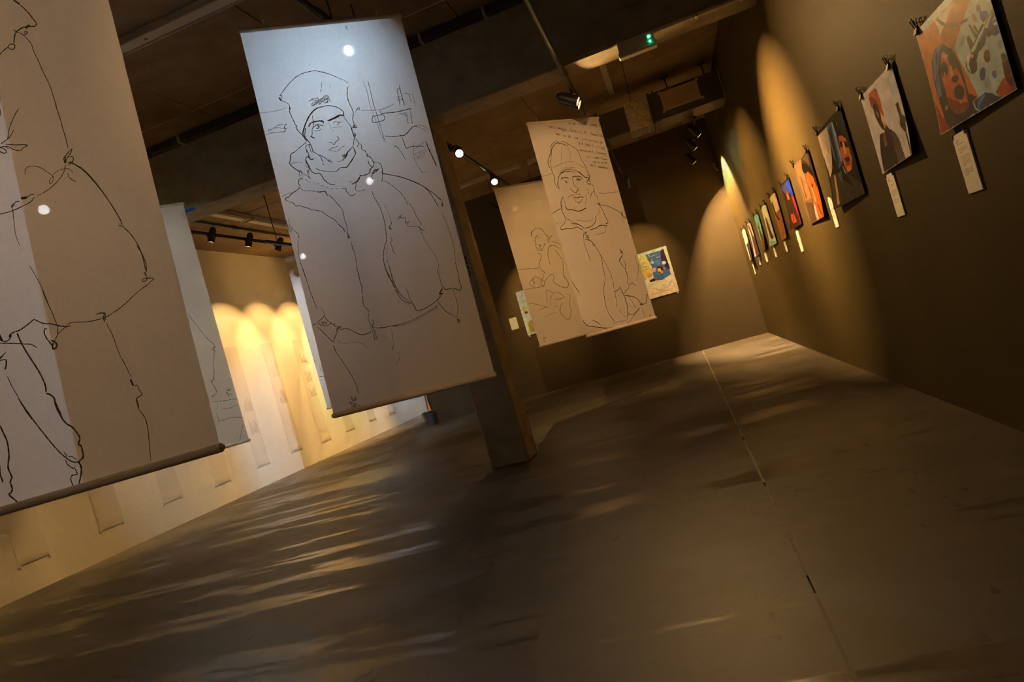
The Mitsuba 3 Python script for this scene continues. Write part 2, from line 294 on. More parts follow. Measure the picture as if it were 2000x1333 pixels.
def batten(name, x0, x1, y0, y1, label, along):
    k = thing(name, label, 'batten light'); z = ZC
    if along == 'x':
        ym = (y0+y1)/2
        obj('body', bevel(x0, x1, ym-.05, ym+.05, z-.055, z+.004, .006), 'white_enamel', k)
        obj('reflector', bevel(x0, x1, ym+.055, ym+.095, z-.03, z+.004, .004), 'white_enamel', k)
        obj('tube', rod((x0+.03, ym+.07, z-.045), (x1-.03, ym+.07, z-.045), .013, 10), 'pale_plastic', k, smooth=40)
        for xx in (x0+.02, x1-.02): obj('end_cap', bevel(xx-.02, xx+.02, ym-.055, ym+.1, z-.065, z+.004, .005), 'pale_plastic', k)
    else:
        xm = (x0+x1)/2
        obj('body', bevel(xm-.05, xm+.05, y0, y1, z-.055, z+.004, .006), 'white_enamel', k)
        obj('reflector', bevel(xm+.06, xm+.10, y0, y1, z-.03, z+.004, .004), 'white_enamel', k)
        obj('tube', rod((xm+.08, y0+.03, z-.045), (xm+.08, y1-.03, z-.045), .013, 10), 'pale_plastic', k, smooth=40)
        for yy in (y0+.02, y1-.02): obj('end_cap', bevel(xm-.055, xm+.11, yy-.02, yy+.02, z-.065, z+.004, .005), 'pale_plastic', k)
    return k
b1 = batten('fluorescent_batten', -4.7, -1.7, 4.17, 4.27, 'long unlit white fluorescent batten on the ceiling at the top left', 'x')
obj('screw_hole', rod((-2.93, 4.225, ZC-.0565), (-2.93, 4.225, ZC-.05), .012, 12), 'black_plastic', b1)
batten('fluorescent_batten', -5.42, -5.32, 6.9, 8.75, 'unlit white fluorescent batten under the orange-lit ceiling, nearer of two end to end', 'y')
batten('fluorescent_batten', -5.42, -5.32, 8.83, 11.2, 'unlit white fluorescent batten under the orange-lit ceiling, farther of two end to end', 'y')
batten('fluorescent_batten', -3.1, -1.80, 11.1, 11.2, 'white fluorescent batten on the far ceiling right of the pillar', 'x')
batten('fluorescent_batten', -1.66, -.3, 11.1, 11.2, 'white fluorescent batten on the far ceiling above the seated figure drawing', 'x')
k = thing('ceiling_conduit', 'thin dark conduit on the orange-lit ceiling beside the white batten', 'conduit')
obj('pipe', rod((-5.72, 6.25, ZC-.02), (-5.72, 12.4, ZC-.02), .016, 8), 'black_plastic', k, smooth=40)
for y in (7.2, 9.0, 10.8): obj('clip', bx(-5.745, -5.695, y-.01, y+.01, ZC-.04, ZC+.003), 'black_plastic', k)
k = thing('cable_trunking', 'dark cable trunking along the top of the concrete beam', 'trunking')
obj('channel', bevel(XL, XR, BY0-.075, BY0+.002, ZC-.075, ZC-.004, .004), 'black_plastic', k)
for x in (-3.98, -1.45, -.86): obj('clip', bx(x-.012, x+.012, BY0-.08, BY0, ZC-.08, ZC-.003), 'grey_trim', k)
k = thing('ceiling_batten_strip', 'pale plank on the ceiling running from the beam to the metal duct', 'plank')
obj('plank', bevel(-.11, -.04, BY1, 9.3, ZC-.035, ZC+.003, .003), 'pale_plastic', k)
k = thing('edge_conduit', 'pale conduit along the lower edge of the beam beside the right wall', 'conduit')
obj('pipe', rod((.40, BY0-.012, BZ-.005), (XR-.02, BY0-.012, BZ-.005), .018, 10), 'pale_plastic', k, smooth=40)
for x in (.75, 1.1): obj('clip', bx(x-.008, x+.008, BY0-.034, BY0+.03, BZ-.027, BZ+.016), 'pale_line', k)
k = thing('emergency_light', 'white emergency light with a green lamp on the lower edge of the beam', 'emergency light')
obj('case', bevel(.09, .405, BY0-.05, BY0+.035, BZ-.125, BZ-.078, .008), 'pale_plastic', k)
obj('diffuser', bevel(.10, .395, BY0-.055, BY0+.04, BZ-.085, BZ+.001, .010), 'white_enamel', k)
for z, rr in ((BZ-.045, .010), (BZ-.082, .007)):
    e = mikit.ply(trimesh.creation.icosphere(2, rr).apply_translation((.355, BY0-.058, z)), 'white_enamel'); e['emitter'] = {'type': 'area', 'radiance': rgb(.4, 9.0, 3.2), 'sampling_weight': .004}
    kk = key_for('indicator', k); scene[kk] = e; tag(kk, 'green glowing indicator')
obj('screw', rod((.115, BY0-.06, BZ-.10), (.115, BY0-.05, BZ-.10), .006, 8), 'steel', k)
# the metal duct at the far right
DY0, DY1, DZ0, DZ1 = 9.27, 9.74, 3.235, 3.60
k = thing('air_duct', 'rectangular metal air duct under the ceiling before the far right corner', 'air duct')
obj('trunk', bevel(.36, XR, DY0, DY1, DZ0, DZ1, .004), 'dark_duct', k)
obj('trunk', bevel(-.75, .02, DY0+.02, DY1, DZ0, DZ1-.03, .004), 'dark_duct', k)
v = np.array([(.02, DY0+.04, DZ0), (.33, DY0+.09, DZ0), (.33, DY0-.02, DZ1), (.02, DY0-.07, DZ1-.03), (.02, DY1, DZ0), (.33, DY1, DZ0), (.33, DY1, DZ1), (.02, DY1, DZ1-.03)])
obj('reducer', trimesh.convex.convex_hull(v), 'galvanised', k, label='bright spangled galvanised section')
for x in (.335, .40): obj('flange', bevel(x, x+.022, DY0-.02, DY1+.02, DZ0-.02, DZ1+.02, .003), 'dark_duct', k)
g = obj('grille_frame', cat_([bevel(.49, .965, DY0-.03, DY0+.005, 3.325, 3.355, .004), bevel(.49, .965, DY0-.03, DY0+.005, 3.535, 3.565, .004), bevel(.49, .52, DY0-.03, DY0+.005, 3.33, 3.56, .004), bevel(.935, .965, DY0-.03, DY0+.005, 3.33, 3.56, .004)]), 'cream_card', k)
obj('filter', bevel(.515, .94, DY0-.02, DY0+.003, 3.35, 3.54, .003), 'cream_card', g, label='cream coloured filter pad')
for x, z in ((.49, 3.56), (.97, 3.565), (.98, 3.325), (.49, 3.32)): obj('corner_lug', bevel(x-.018, x+.018, DY0-.035, DY0, z-.015, z+.015, .004), 'cream_card', g)
for x in (.62, 1.1): obj('hanger', cat_([rod((x, 9.5, DZ1-.01), (x, 9.5, ZC+.005), .008, 8), bx(x-.05, x+.05, 9.48, 9.52, ZC-.012, ZC+.004)]), 'black_metal', k)
obj('corner_angle', bevel(XR-.02, XR-.002, DY0-.012, DY0+.004, DZ0, DZ1, .002), 'pale_line', k)
k = thing('pipe_stub', 'small pale bent pipe stub high in the far right corner', 'pipe')
obj('pipe', path([(1.19, YF, 3.0), (1.19, YF-.025, 3.0), (1.194, YF-.03, 2.92), (1.225, YF-.03, 2.865)], .012, 8), 'pale_line', k, smooth=40)
k = thing('painters_tape', 'scrap of blue tape under the beam beside the second drawing', 'tape')
obj('strip', bevel(-4.19, -4.065, BY0-.004, BY0+.02, BZ-.004, BZ+.03, .001), 'blue_tape', k)

# ------------------------------------------------------------------ hanging drawings
BW, BH = .88, 2.139
POSE = {'A': (-1.4242, 3.5428, 1.9508, 0.528, -0.0432, -0.0526), 'E': (-0.5817, 6.9409, 1.9358, 0.7583, -0.02, -0.011), 'B': (-1.9247, 1.9084, 2.0074, 0.1763, -0.0025, -0.0676), 'C': (-4.0813, 4.9523, 1.9263, 0.734, -0.0129, -0.0266), 'D': (-4.4102, 8.6785, 1.9477, 0.2872, -0.0029, -0.0193), 'F': (-1.4815, 9.0185, 1.9446, 0.7112, -0.0229, -0.0425)}
STROKES = {'A':'35:6,737 -23,756 -56,773 -79,783 -102,791 -123,792 -153,788 -183,781 -213,767 -254,737 -295,700 -319,675;64:-212,771 -217,765;65:-67,780 -55,772;26:-41,768 -17,752 11,734 35,717 54,698;34:-319,675 -310,677 -307,671 -312,661 -321,658;84:-325,667 -321,656 -316,644;34:-315,646 -297,637 -284,624 -281,613 -283,600;84:-282,606 -281,595;38:-282,607 -288,586 -286,559 -281,537 -276,506;67:-282,605 -281,592;46:-276,506 -268,496 -276,488 -269,467 -254,443 -243,422 -236,406;44:50,677 42,665 32,625 31,599 35,571 41,543 40,517 31,496 29,471 32,453;66:21,450 39,438;44:32,453 23,443 39,441 34,455 22,452;-23:-445,596 -412,594 -372,595 -336,597 -298,605;48:-10,526 -12,542 -28,562 -54,577 -85,586 -111,583 -134,582 -169,565;77:-134,582 -152,575 -169,564 -190,545 -212,518 -229,490 -245,461 -249,445;88:-12,535 -12,515;51:-227,481 -234,460 -241,439 -239,421 -225,395 -222,379 -219,357 -218,344;76:-249,445 -246,427 -238,408;35:-13,513 -7,492 2,469 15,446;34:-176,621 -171,627 -158,629 -150,635 -156,637 -161,630 -152,626 -145,632 -136,636 -127,636 -123,627 -133,621 -138,627 -144,618 -133,613 -125,620 -116,624 -108,630 -102,634 -110,623 -118,614 -107,616 -94,638 -83,642 -71,639 -71,628 -84,626 -91,631 -92,618 -79,621 -70,623 -66,614 -64,606;34:-170,604 -160,610 -151,613 -147,606 -158,603 -168,596 -157,596 -150,602 -141,614 -139,605 -146,599 -134,606 -124,615 -122,606 -130,599 -119,602 -113,610 -104,612 -97,616 -98,604 -85,606 -77,614 -81,603 -94,603;77:-210,483 -196,500 -174,506 -149,507 -130,504 -129,490;129:-142,504 -128,500;97:-104,500 -81,507 -56,515 -42,522 -25,522 -12,516;54:-93,500 -62,509 -37,517;34:-176,543 -179,517 -184,485 -198,459 -200,441 -210,430;76:-213,429 -204,422 -194,414;47:-188,475 -176,482 -162,488 -147,482 -132,476;73:-163,484 -158,477 -158,470 -167,467 -172,472;30:-184,457 -174,453 -157,455 -148,462;30:-81,483 -66,490 -55,486 -49,476 -56,471 -66,473;28:-55,486 -39,483 -26,484;-22:-90,462 -70,457 -49,458 -34,458;-22:-101,493 -98,470 -93,449 -83,436;39:-128,378 -119,380 -112,377 -106,366 -98,366 -91,378 -79,383 -70,386 -70,397 -75,408;34:-141,340 -126,341 -112,349 -96,350 -82,354;30:-132,336 -105,326 -86,328 -68,342 -46,348;42:-218,346 -210,334 -193,320 -175,308 -162,295 -153,281 -145,271;77:-165,300 -159,290;34:-149,289 -147,271 -140,283 -137,269;30:-107,267 -90,266 -76,273;48:-71,303 -69,287 -61,303 -60,281 -47,308 -49,292;39:-75,277 -62,281 -48,294 -43,307 -25,322 -6,339;47:-193,320 -186,299 -183,277;107:-187,269 -180,262;44:25,450 12,438 10,418 18,393 9,375 -4,342;57:8,448 12,418 12,389;44:18,412 25,404 20,392 12,398;66:-7,384 -6,382;44:18,383 28,357 27,345 15,332;44:27,345 37,346 41,333 36,321 44,308 54,301 59,283;53:58,289 61,273 56,272 53,279;53:63,273 76,256 80,241 81,219 73,208 65,203;44:79,234 104,227 117,215 119,195 119,176 111,162;89:115,176 115,157;44:114,162 108,138 98,118;53:55,247 56,225 66,207 57,198 48,192;57:60,200 45,178 24,170 -3,171;131:-8,175 -1,169;57:57,171 74,183 100,191 83,179 62,171 75,188 94,190;44:62,171 53,153 54,138;57:-6,168 -23,146 -39,137 -61,132 -31,143 -12,164;35:-72,145 -62,146 -62,138;39:-38,134 -46,107 -50,100 -39,89 -21,87 0,90;44:-5,338 -44,310 -64,284 -77,267;39:-5,338 -3,308 0,298 -20,272 -52,238 -68,226;130:-72,231 -65,226;39:-68,227 -99,232 -115,222;-25:138,697 145,636 141,562 147,502 155,436 165,340;31:164,694 163,634 162,559 165,494 168,429 172,332;35:53,528 75,552 81,541 66,543;27:80,536 144,526 200,524 241,533 273,545;49:139,490 134,456 197,461 197,492 139,490;50:190,520 188,503;54:188,493 197,500 232,498 280,498 320,501 350,506;37:351,510 360,506 353,499 347,504;41:356,492 349,452 349,415;32:331,480 326,451 323,428;69:320,425 335,425;32:285,489 297,486 302,479 315,483 326,486 317,472 325,463;46:332,649 328,622 329,586 329,556 329,528;50:307,629 335,630;37:311,626 309,589 308,559 305,532;41:301,582 324,584;46:292,566 331,564;78:351,597 361,596;28:363,596 372,583 371,560 373,542;79:387,588 394,589;-25:390,585 391,552 392,517;45:179,370 217,360 259,357;136:260,362 268,357;55:264,356 291,360 318,379 342,398;60:342,398 363,401 371,396;-25:366,404 392,402 413,387 428,368;-25:366,397 396,380 419,354;45:270,349 273,324 275,293 278,281;41:278,281 300,287 343,284 380,277;59:218,305 230,296 237,285;36:237,285 247,258 257,222;-28:330,310 315,272 308,233 313,188 325,156;59:322,156 333,130;69:396,302 402,258 411,207 420,155;-27:320,271 353,286 392,305;-25:314,247 336,219 379,237;-25:318,207 350,237 393,250;-25:307,239 354,251 396,264;-23:337,129 367,132;53:116,164 146,151 207,127 265,92 314,56 336,30;49:113,162 174,140 233,112 283,82 327,44 369,-3 403,-51;69:394,-54 401,-66 393,-69 398,-80;46:327,44 349,-2 369,-67;92:367,-68 371,-74;35:98,121 120,116 147,90 176,54 195,16 206,-16;67:204,-16 207,-35;34:213,-24 226,-49 234,-84 242,-120 253,-154 245,-164;54:235,-165 247,-184 261,-194;31:127,-106 148,-97 160,-85 143,-89 154,-101 179,-103 168,-130 182,-128 191,-132 177,-139 183,-153 236,-164;-29:241,-178 247,-233 265,-295 286,-343 291,-388 286,-416;68:275,-419 278,-425;34:277,-424 278,-458;-30:380,-111 391,-163 398,-228 401,-293 396,-351 387,-393;60:384,-397 385,-410;32:386,-407 385,-446 384,-480;40:33,74 39,34 52,-7 59,-57 60,-110 53,-166 43,-213 30,-229;66:31,-225 33,-232;44:30,-232 10,-283 2,-334 5,-377 13,-404;-24:80,-7 93,-53 95,-92 95,-112;44:97,-112 90,-128 76,-137 80,-152 88,-147 80,-140;35:72,-194 76,-214 66,-220 64,-241 70,-256 65,-270 73,-293;-24:46,-232 28,-286 23,-343 25,-400;55:-264,281 -258,258 -250,235 -236,222 -214,220 -205,201 -200,182 -190,168 -180,154;32:-180,154 -163,148 -148,145;95:-262,280 -260,263;42:-355,298 -339,272 -318,249 -310,246;33:-319,216 -316,239 -307,250 -305,238 -288,225 -272,208 -270,201 -274,239 -270,248;50:-306,205 -319,207 -329,197 -332,180 -326,168;63:-308,206 -304,202;50:-327,165 -346,150 -365,141 -382,133 -399,119 -412,118 -418,111 -413,103 -408,97;41:-406,95 -391,87 -381,81 -381,74 -372,63 -356,65 -341,55 -321,46 -306,34 -282,25 -250,10 -236,-7 -218,-25 -199,-42 -186,-64;55:-183,-69 -177,-82 -170,-90 -162,-101 -160,-121;-25:-445,126 -406,135 -369,144;42:-294,200 -284,189;42:-280,183 -269,175;42:-258,175 -250,172;42:-237,168 -228,160;42:-221,153 -209,146;42:-201,141 -185,130;43:-177,126 -160,124;39:-149,121 -136,118;38:-329,156 -317,140 -287,134 -250,124 -211,117;42:-251,117 -233,117 -206,118;64:-208,119 -205,106 -201,91;38:-194,95 -174,63 -156,26 -143,-5 -143,-24;86:-147,-23 -144,-28;32:-145,-33 -145,-62 -141,-91 -146,-123;60:-149,-125 -146,-140 -151,-151 -143,-158 -143,-148;43:-140,-181 -143,-195 -139,-205 -143,-214 -139,-224 -135,-237;-30:-135,-237 -138,-276 -144,-322 -144,-341;38:-144,-339 -147,-369;43:-121,115 -103,115 -98,106 -100,97 -90,83 -88,73 -73,69 -53,77;29:-444,-3 -440,-34 -434,-63 -425,-63 -428,-46;29:-420,4 -428,-9 -426,-39 -406,-73 -396,-89;82:-396,-89 -398,-108;31:-401,-112 -411,-142 -417,-187 -420,-228 -418,-270 -415,-313;-20:-440,-16 -433,-50 -414,-42;37:-415,-271 -411,-341 -405,-417 -394,-501;43:-145,-320 -144,-352 -144,-378 -146,-410 -141,-430 -149,-450 -147,-467;43:-152,-475 -156,-503 -157,-532 -143,-554 -138,-571;34:-140,-577 -153,-606 -149,-626 -146,-652 -152,-660;41:-364,-536 -379,-551 -403,-564 -396,-585 -372,-595 -350,-589 -345,-584 -359,-565 -366,-545;33:-393,-582 -386,-568 -382,-588 -374,-568 -367,-588 -360,-571;-25:-380,-489 -369,-507 -362,-540;41:-345,-584 -330,-597 -323,-592 -330,-606 -315,-607 -309,-620 -299,-617 -307,-613 -318,-621 -296,-630 -284,-629 -267,-635 -246,-648;46:-246,-648 -221,-672 -199,-682 -175,-682 -151,-675;49:-436,-576 -408,-570;37:-415,-590 -391,-626 -370,-663 -357,-684;42:-320,-618 -326,-642 -344,-666 -355,-688;38:-134,-616 -126,-621 -133,-636 -140,-653 -134,-680 -136,-698 -130,-716 -144,-721 -144,-696 -146,-677 -150,-670;33:-358,-703 -358,-727 -342,-772 -324,-823 -307,-877 -295,-929 -293,-979;46:-357,-709 -354,-735;-23:-332,-681 -319,-699 -284,-708 -243,-712 -211,-731 -188,-762;30:-137,-654 -109,-667 -73,-672;39:-82,-670 -54,-669 -5,-676;46:-331,-983 -331,-1003 -324,-1008 -312,-993 -315,-1012;37:-352,-1013 -340,-1014 -304,-1041;37:-349,-1014 -338,-1029 -321,-1037 -338,-1045 -346,-1040 -337,-1037 -329,-1050;44:2,-344 7,-397 18,-432 24,-472;35:26,-349 24,-394 28,-453 39,-514;52:1,-344 9,-392 19,-431 24,-473;87:23,-460 25,-473;35:25,-349 26,-406 31,-464 49,-515 67,-545 88,-573;35:23,-478 37,-522 47,-545 68,-563 93,-575;28:29,-536 26,-556;29:61,-569 60,-584;31:81,-488 87,-507 89,-539 95,-566;66:93,-563 97,-573;49:96,-572 104,-592 105,-607 112,-619 130,-621 157,-616 191,-606 226,-590 251,-574 269,-557;90:252,-559 272,-555 256,-554 279,-528;34:275,-421 278,-470 279,-525;54:288,-524 294,-539 312,-540 334,-539 353,-549 373,-561 385,-537;37:386,-423 384,-481 381,-523 388,-538;69:339,-549 329,-557;32:334,-561 338,-604 334,-656 321,-690;41:233,-594 248,-626 270,-663 308,-697;91:315,-694 318,-702;41:315,-715 327,-728 317,-734 315,-712 331,-723;34:-108,-663 -80,-668 -50,-670 0,-671 52,-668 105,-657 155,-642 195,-628 225,-616;-26:-41,-675 18,-678 81,-672 148,-651 222,-626;31:204,-635 227,-627 221,-610;-24:-46,-684 -50,-729 -58,-783;30:-68,-781 -59,-785 -71,-795 -62,-798;-24:-46,-816 -36,-834 -49,-856 -71,-874;-27:111,1026 124,1030 124,1022 114,1018 129,1011 125,1004;-27:153,1034 154,1019;42:-239,404 -258,391 -286,374 -312,357;54:-312,357 -334,348 -342,325;54:-340,331 -347,312 -354,302;83:-355,303 -352,298;42:-354,298 -344,282 -328,262 -313,249;-23:-351,300 -327,301 -305,295 -285,294;-23:-349,293 -324,297 -300,295;47:-225,384 -239,384 -249,377 -251,362 -246,346 -247,326 -259,318 -266,306 -268,287 -261,274 -261,264 -259,246;42:-232,383 -231,368 -234,372;42:-249,362 -253,354 -252,340;72:-250,323 -245,309 -238,301 -226,303;106:-231,303 -225,305;38:-245,326 -240,319 -245,309 -251,316;63:-266,312 -265,290 -259,274;34:-272,278 -275,273 -269,265 -259,265 -255,273;34:-226,362 -231,350 -227,341 -220,346 -221,357;29:-311,248 -306,252 -302,245 -306,211;29:-276,244 -267,230 -267,247 -261,238;63:-273,212 -273,203;37:-414,479 -387,478 -359,477 -337,475 -333,488 -334,499 -328,509 -318,513;71:-339,476 -336,474;71:-325,513 -318,513;27:-395,502 -375,511 -354,517 -338,517 -325,512;27:-389,503 -362,501 -336,492 -315,494;46:-355,519 -353,510;27:-443,466 -433,473 -420,477 -410,478;27:-410,487 -419,492 -416,498 -404,499 -399,493;33:-346,621 -345,619;33:-341,615 -340,614;33:-335,615 -334,613;34:-224,249 -212,238 -190,229 -163,221 -140,216 -118,218 -103,231 -86,232 -68,228;64:-226,248 -210,238;35:-7,336 -1,318 -1,296 -27,269 -49,246 -66,229;109:-6,308 -1,304;108:-71,230 -65,226;43:-133,575 -125,576;24:-84,726 -94,692 -103,662;22:-43,712 -48,681;31:-4,407 -4,403;79:-9,385 -6,383;26:-187,199 -184,193;30:-221,247 -207,238',
'B':'59:121,588 132,576 140,566;38:141,564 149,550 161,529 170,509 176,494 179,483 174,476 161,479;88:155,487 145,482 139,479;44:161,479 147,483 130,485 112,481 102,475 94,461 88,443;38:66,437 72,443 85,440 89,432 83,423 72,425 65,434 62,435 45,428 30,420;35:131,468 140,467 142,462 134,459 130,464;-29:97,488 105,479 119,467 132,451 141,432 147,413 148,393 153,371;-29:153,371 159,339 166,301 172,276 176,245 179,204 180,168 184,127;29:180,199 180,172 183,136 184,102 186,71 186,34;29:53,218 35,201 17,179 3,157 -6,135 -11,127;29:20,153 9,141 -1,132 -11,127;32:-11,127 -25,123 -36,119;29:-45,110 -25,106 -11,92;29:-20,113 15,100 35,95 54,86 43,84 34,82 31,78 19,78 2,88 -12,102 -25,107;38:-48,98 -31,84 -22,89 -33,103 -46,110;44:-3,286 -4,272 -12,247 -13,213;34:199,30 190,15 177,6 166,-11 163,-3 167,9 199,30;34:180,5 192,3 195,-6 187,-16 172,-20;72:171,8 164,-10;29:164,-17 154,-38 130,-60 98,-77 68,-86;29:68,-86 42,-90;35:35,-91 18,-103 -11,-108 -47,-113 -99,-111;-26:22,-8 27,9 40,15 60,11 81,-3 97,-21 111,-37 115,-47 107,-60 99,-64 97,-55 105,-47 115,-42;-23:115,-35 137,-29 161,-30 177,-38 183,-53;26:165,-48 168,-65 186,-84;87:-11,-80 2,-84 11,-83;29:11,-84 28,-79 37,-82;35:-17,-89 -30,-88 -48,-96 -46,-100 -36,-95;29:-48,-96 -48,-116 -51,-142;29:100,-125 103,-127;29:108,-123 109,-125;37:173,-11 191,-22 213,-46 230,-72 246,-103 263,-139;37:181,-11 221,-53 252,-112 280,-183 300,-247 302,-269;48:291,-268 306,-276;31:305,-277 325,-311 340,-356 344,-396 343,-440;31:334,-350 345,-386 349,-415 345,-444;70:338,-442 340,-456;28:344,-457 338,-469 326,-471 325,-465 334,-462 363,-471 350,-478 343,-483;28:343,-483 302,-497 244,-526 201,-541 173,-547 125,-546;28:149,-531 158,-528 176,-536 174,-544;34:177,-531 168,-545 168,-559;25:172,-565 183,-612 190,-674 201,-718 211,-759;69:206,-765 208,-777 210,-788;30:212,-789 225,-791 225,-803 232,-824 216,-828 208,-836 209,-853 208,-866;28:208,-867 223,-899 223,-942 215,-993 209,-1034;57:-131,-511 -125,-545 -113,-586 -98,-627 -88,-657 -81,-686 -79,-707 -82,-727;59:-83,-730 -69,-739 -59,-755 -61,-773 -56,-801 -48,-828;43:-136,-504 -122,-505 -95,-497 -63,-484;40:-63,-484 -36,-506 -10,-515 15,-529 41,-540;57:41,-540 53,-540;25:42,-534 60,-531 104,-542 138,-547 170,-547;34:148,-528 174,-532 173,-550 166,-560;-29:-12,-393 -9,-422 -3,-457 4,-487 7,-512 8,-529 3,-555 -14,-574;-26:5,-555 25,-544 41,-539;43:-27,-527 -36,-526 -40,-542 -33,-565 -21,-589;57:-25,-567 -11,-578 -8,-591 -22,-598 -24,-584 -16,-580;49:-137,-505 -152,-508 -160,-514 -151,-513;43:-151,-513 -167,-526 -184,-524 -196,-510;72:-191,-498 -189,-512 -186,-523;35:-199,-526 -169,-535 -139,-545 -119,-551;34:-119,-552 -93,-561 -76,-578;34:-183,-562 -211,-574 -195,-569 -213,-581 -189,-586 -199,-615;57:-189,-586 -193,-603 -201,-615;-31:-198,-639 -190,-679 -177,-716;43:-179,-716 -168,-753 -151,-798;43:-179,-722 -162,-763 -146,-803 -126,-847 -105,-891 -84,-929 -70,-949;42:-70,-949 -55,-965 -41,-972 -29,-974;34:-70,-932 -65,-943 -71,-948;25:-60,-948 -46,-953 -35,-966;56:-61,-755 -58,-774 -52,-806 -49,-827 -38,-846 -23,-861 -13,-882 -7,-901 -17,-919 -10,-926 -9,-941 -12,-964 -29,-974 -26,-992 -32,-1014 -46,-1042;36:-72,-956 -69,-972 -55,-989 -47,-987;36:-48,-992 -44,-1008 -49,-1011 -64,-1011 -70,-1024 -66,-1044 -57,-1060;56:-53,-1043 -55,-1069;70:-91,-1048 -75,-1045;57:-262,-785 -256,-813 -250,-842 -251,-868 -255,-894 -266,-926 -262,-954 -261,-963 -270,-975 -268,-997 -275,-1009 -283,-1014 -264,-1040 -267,-1046;64:-275,-1047 -273,-1058 -265,-1070;85:-298,-935 -294,-969;43:-290,-899 -296,-945;28:211,-833 212,-854 208,-864;55:202,-1044 195,-1065;-23:-50,-137 -57,-193 -52,-232;-23:-36,-306 -24,-344 -12,-392 -2,-453',
'C':'-44:247,98 283,8 330,-118;58:330,-118 359,-163 376,-195 375,-217 358,-223 359,-240 374,-238;-45:374,-238 345,-302 327,-385 320,-426 300,-464;64:303,-460 303,-481 282,-486 274,-495 294,-490;51:274,-495 291,-548 293,-598 242,-622;44:241,-664 327,-678 435,-689;-41:252,-721 265,-725 280,-686;-42:309,-747 369,-750 432,-741;-45:246,-822 286,-839 337,-833 395,-841 442,-858;-42:253,-851 252,-797 248,-753;58:386,-584 384,-605 409,-594 396,-612;52:364,-612 385,-629 406,-646;45:367,-608 377,-638 383,-654 369,-641;-39:427,-914 392,-990 362,-1046;65:362,-1048 359,-1072',
'D':'88:-440,-94 -429,-114;77:-435,-291 -418,-304;77:-438,-347 -431,-406;-66:-386,-476 -381,-542 -338,-506;88:-437,-599 -365,-628 -352,-583;77:-360,-467 -357,-517 -347,-536',
